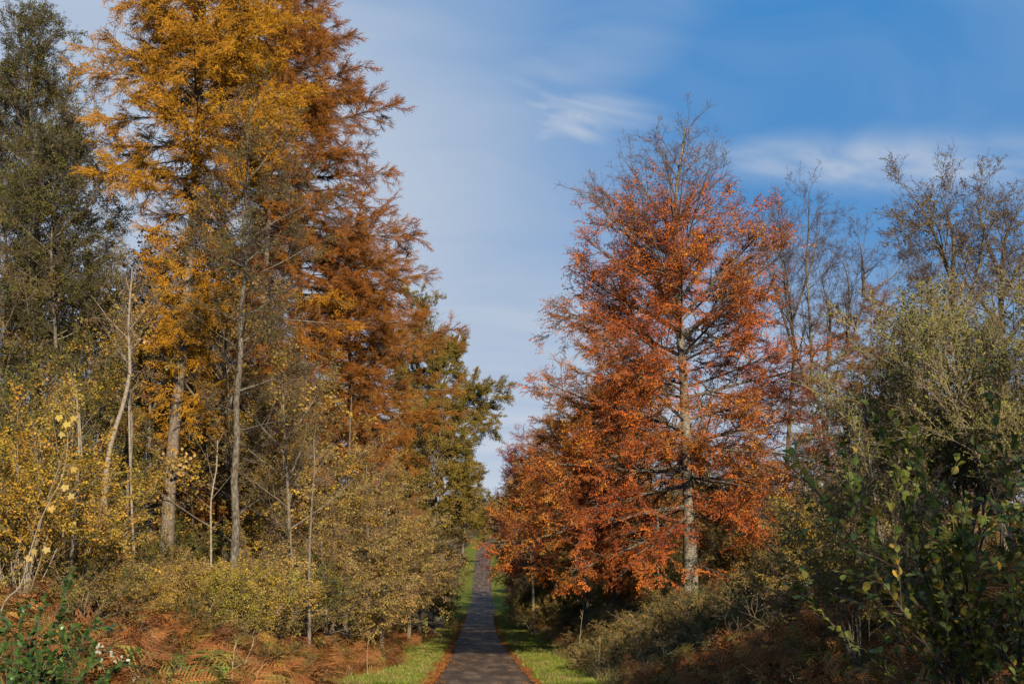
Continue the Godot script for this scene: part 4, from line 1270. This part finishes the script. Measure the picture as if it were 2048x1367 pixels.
	strewn("leaf_litter", "orange brown fallen needles and leaves lining the lane's edges", "leaf litter", [fm], 34000, func():
		var d := 36.0 + 110.0 * pow(rng.randf(), 1.5)
		if nz.get_noise_1d(d * 40.0 + 77.0) < rf(-0.9, -0.1): return null
		var s := 1.38 + absf(rng.randfn(0.0, 0.17 + 0.3 * maxf(0.0, nz.get_noise_1d(d * 23.0))))
		var left := rng.randf() < 0.62
		if left: s += 0.12 * rng.randf() + 0.25 * maxf(0.0, nz.get_noise_1d(d * 14)) * rng.randf() * 4.0
		return Vector2(-s if left else s, d), [Color(0.26, 0.1, 0.03), Color(0.33, 0.13, 0.035), Color(0.2, 0.085, 0.035)], 0.7, 1.5, 0.2, 477, 0.05)
	strewn("leaf_litter", "single fallen leaves scattered over the grass verges and lane", "leaf litter", [fm], 6000, func():
		var d := 36.0 + 90.0 * rng.randf()
		var s := rf(-4.0, 3.8)
		return null if nz.get_noise_2d(s * 50, d * 30 + 50) < rf(-0.1, 0.35) or absf(s) < 1.0 and rng.randf() < 0.75 else Vector2(s, d), [Color(0.26, 0.12, 0.04), Color(0.3, 0.16, 0.06)], 0.6, 1.2, 0.2, 478, 0.05)

func foreground() -> void:
	# the dark hazel close by, leaf by leaf
	S.hazel_leaf = [single_leaf(0.085, 0.86, 0.55), single_leaf(0.065, 0.82, 0.55), single_leaf(0.075, 0.8, 0.5)]
	rng.seed = 501
	var o := Plant.new()
	var hz := stem_kind("hazel_leaf", [Color(0.12, 0.16, 0.034), Color(0.11, 0.145, 0.03), Color(0.15, 0.165, 0.034), Color(0.22, 0.18, 0.03)], {sden = 14.0, dens = [3.6], ratio = [0.3], ang = [0.7], spread = 0.7, s0 = 0.35, gap_noise = -2.0, trop = [0.02, 0.02], tip = [-0.05, -0.02], flat = [0.2]})
	var base := ground(2035, 12.6)
	for k in 36:
		var a := rf(0, TAU)
		var e := rf(0.03, 0.46) if k < 26 else rf(0.4, 0.75)
		var mb := MB.new()
		ramify(o, mb, Vector3(cos(a) * 0.25, -0.1, sin(a) * 0.25), Vector3(cos(a) * sin(e) - 0.08, cos(e), sin(a) * sin(e) * 0.7).normalized(), rf(1.9, 3.5) if k < 26 else rf(1.5, 2.4), rf(0.01, 0.018), 0, hz)
		o.limbs.append(mb)
	leafy(o, "hazel_bush", "hazel with broad round green and yellow leaves on the near bank", "shrub", base, "twig_alder", leaf_mats([Color(0.12, 0.16, 0.034), Color(0.11, 0.145, 0.03), Color(0.15, 0.165, 0.034), Color(0.13, 0.15, 0.034), Color(0.22, 0.18, 0.03), Color(0.34, 0.22, 0.03)], 0.6))
	# glossy bramble in the corner of the sunlit bank
	S.bramble_leaf = [single_leaf(0.075, 0.72, 0.5), single_leaf(0.065, 0.75, 0.5)]
	rng.seed = 502
	o = Plant.new()
	var bl := stem_kind("bramble_leaf", [Color(0.03, 0.06, 0.012), Color(0.045, 0.08, 0.016)], {sden = 34.0, dens = [3.2], ratio = [0.3], spread = 0.9, s0 = 0.2, gap_noise = -2.0, trop = [-0.02, -0.05], tip = [-0.3, -0.15]})
	base = ground(15, 14.5)
	for k in 30:
		var a := rf(0, TAU)
		var e := rf(0.1, 0.75)
		var mb := MB.new()
		ramify(o, mb, Vector3(cos(a) * 0.2, -0.05, sin(a) * 0.2), Vector3(cos(a) * sin(e), cos(e), sin(a) * sin(e)).normalized(), rf(1.1, 2.0), 0.006, 0, bl)
		o.limbs.append(mb)
	leafy(o, "bramble_bush", "glossy dark green bramble at the near end of the bracken bank", "bramble", base, "twig_alder", leaf_mats([Color(0.03, 0.06, 0.012), Color(0.045, 0.085, 0.018), Color(0.025, 0.045, 0.012), Color(0.07, 0.11, 0.02)], 0.3))
	# sapling with big pale yellow leaves
	S.maple_leaf = [maple_leaf(0.1)]
	rng.seed = 503
	o = Plant.new()
	base = ground(-20, 17.0)
	var mb1 := MB.new()
	var pts := PackedVector3Array([Vector3.ZERO])
	for q in [[0, 1225], [40, 1170], [62, 1095], [80, 1040], [100, 1000], [125, 950], [135, 880], [130, 830]]:
		pts.append(P(q[0], q[1], 17.0) - base)
	pts = smooth_path(pts, 0.15)
	mb1.tube(pts, taper(pts.size(), 0.016, 0.004), 5)
	o.limbs.append(mb1)
	o.where["maple_leaf:0"] = []
	o.tint["maple_leaf:0"] = []
	for q in [[70, 1096], [94, 1092], [150, 932], [131, 968], [144, 985], [118, 828], [136, 842], [150, 830], [126, 862], [60, 1110], [100, 1010]]:
		var mbl := MB.new()
		var end := P(q[0], q[1], 17.0 + rf(-0.1, 0.1)) - base
		var best := pts[0]
		for w in pts:
			if w.distance_to(end) < best.distance_to(end): best = w
		mbl.tube(PackedVector3Array([best, (best + end) * 0.5 + Vector3(0, 0.02, 0), end]), PackedFloat32Array([0.004, 0.003, 0.002]), 3)
		o.limbs.append(mbl)
		var dd := Vector3(rf(-0.5, 0.5), -0.8, rf(0.0, 0.4)).normalized()
		o.where["maple_leaf:0"].append(Transform3D(frame(dd, Vector3(rf(-0.3, 0.3), 0.5, 1.0).normalized()), end))
		o.tint["maple_leaf:0"].append(Color.WHITE)
	leafy(o, "maple_sapling", "thin arching sapling with a few large pale yellow leaves", "sapling", base, "bark_pale", leaf_mats([Color(0.33, 0.25, 0.05), Color(0.3, 0.23, 0.07), Color(0.34, 0.23, 0.05)], 0.6))
	# pale-backed leaves in the bracken
	S.pale_leaf = [single_leaf(0.062, 0.75, 0.5)]
	o = Plant.new()
	base = ground(250, 19.0)
	o.where["pale_leaf:0"] = []
	o.tint["pale_leaf:0"] = []
	var cane := PackedVector3Array([Vector3(0, -0.05, 0)])
	for q in [[196, 1304], [218, 1305], [234, 1316], [250, 1324], [258, 1333], [266, 1345], [278, 1356]]:
		cane.append(P(q[0], q[1], 18.6) - base)
	cane = smooth_path(cane, 0.08)
	var mc := MB.new()
	mc.tube(cane, taper(cane.size(), 0.006, 0.003), 4)
	o.limbs.append(mc)
	for k in 30:
		var at := along(cane, rf(0.35, 1.0))
		o.where["pale_leaf:0"].append(Transform3D(frame((rv() + Vector3(0, 0.3, 0.3)).normalized(), (Vector3(0, 0.6, 1) + rv() * 0.5).normalized()).scaled(Vector3.ONE * rf(0.7, 1.1)), at[0] + rv() * 0.02))
		o.tint["pale_leaf:0"].append(Color.WHITE)
	leafy(o, "pale_leaved_cane", "trailing cane with whitish leaves lying over the rust bracken", "cane", base, "bark_pale", leaf_mats([Color(0.28, 0.3, 0.21), Color(0.22, 0.25, 0.16), Color(0.34, 0.34, 0.26)], 0.6, 0.1))
	# green ferns standing in the rust bracken
	rng.seed = 520
	var gf := [frond_mesh(0.75, 13, true), frond_mesh(0.65, 12, true)]
	var fm := leaf_mats([Color(0.09, 0.13, 0.02), Color(0.14, 0.16, 0.025), Color(0.22, 0.17, 0.03)], 0.7)
	var fern: Node3D
	var fl := ["green fern clump at the foot of the golden larch", "yellowing green fern standing highest on the bracken bank", "green fern under the shrubs above the bracken", "small green fern beside the trailing pale leaved cane", "drooping green fern near the bramble mound on the bracken bank", "yellow green fern near the slender pale pole"]
	var fp := [[352, 26], [385, 29], [412, 24.5], [316, 22.5], [452, 27], [150, 24]]
	for k in fp.size():
		var n := Node3D.new()
		n.name = numbered("fern")
		add_child(n)
		n.position = ground(fp[k][0], fp[k][1])
		tag(n, fl[k], "fern")
		for j in 8:
			var f := part("frond", gf[j % 2], n)
			f.transform = Transform3D(Basis(Vector3.UP, j * 0.8 + rf(-0.2, 0.2)).scaled(Vector3.ONE * rf(1.4, 1.9)), Vector3(0, 0.0, 0))
			f.material_override = fm[rng.randi() % 3]
	# dry standing stems
	var dry := ["pale dry stalk leaning over the rust bracken", "short dry stalk in the bracken beside the verge", "thin straw stalk standing out of the rust bracken", "broken pale stalk by the green brambles", "tall dry seed stalk below the copper beech", "leaning dry stalk below the copper beech's brambles", "dry stalk standing in the straw grass by the verge", "brown dry stalk where the shaded bank begins"]
	var dp := [[[482, 1358], [492, 1320], [508, 1285], 26.0], [[735, 1290], [748, 1270], [756, 1255], 42.0], [[464, 1350], [466, 1320], [468, 1295], 25.0], [[515, 1345], [525, 1332], [536, 1322], 26.0], [[1322, 1285], [1315, 1250], [1312, 1226], 42.0], [[1294, 1285], [1280, 1255], [1264, 1230], 43.0], [[1198, 1325], [1200, 1290], [1199, 1270], 40.0], [[1160, 1280], [1163, 1245], [1166, 1220], 46.0]]
	for k in dp.size():
		var mb := MB.new()
		var d: float = dp[k][3]
		var b := ground(dp[k][0][0], d)
		var q := PackedVector3Array([Vector3(0, -0.05, 0)])
		for j in 3:
			q.append(P(dp[k][j][0], dp[k][j][1], d) - b)
		q = smooth_path(q, 0.15)
		mb.tube(q, taper(q.size(), 0.006, 0.003), 4)
		for j in 4:
			var at := along(q, rf(0.55, 1.0))
			mb.tube(curve(at[0], ((at[1] as Vector3) + rv() * 0.6).normalized(), rf(0.1, 0.25), 3, 0.15, Vector3.ZERO), taper(4, 0.005, 0.003), 3)
		var o2 := part(numbered("dry_stalk"), mb.mesh(M.straw), self)
		o2.position = b
		tag(o2, dry[k], "dry stalk", "dry stalks on the banks")
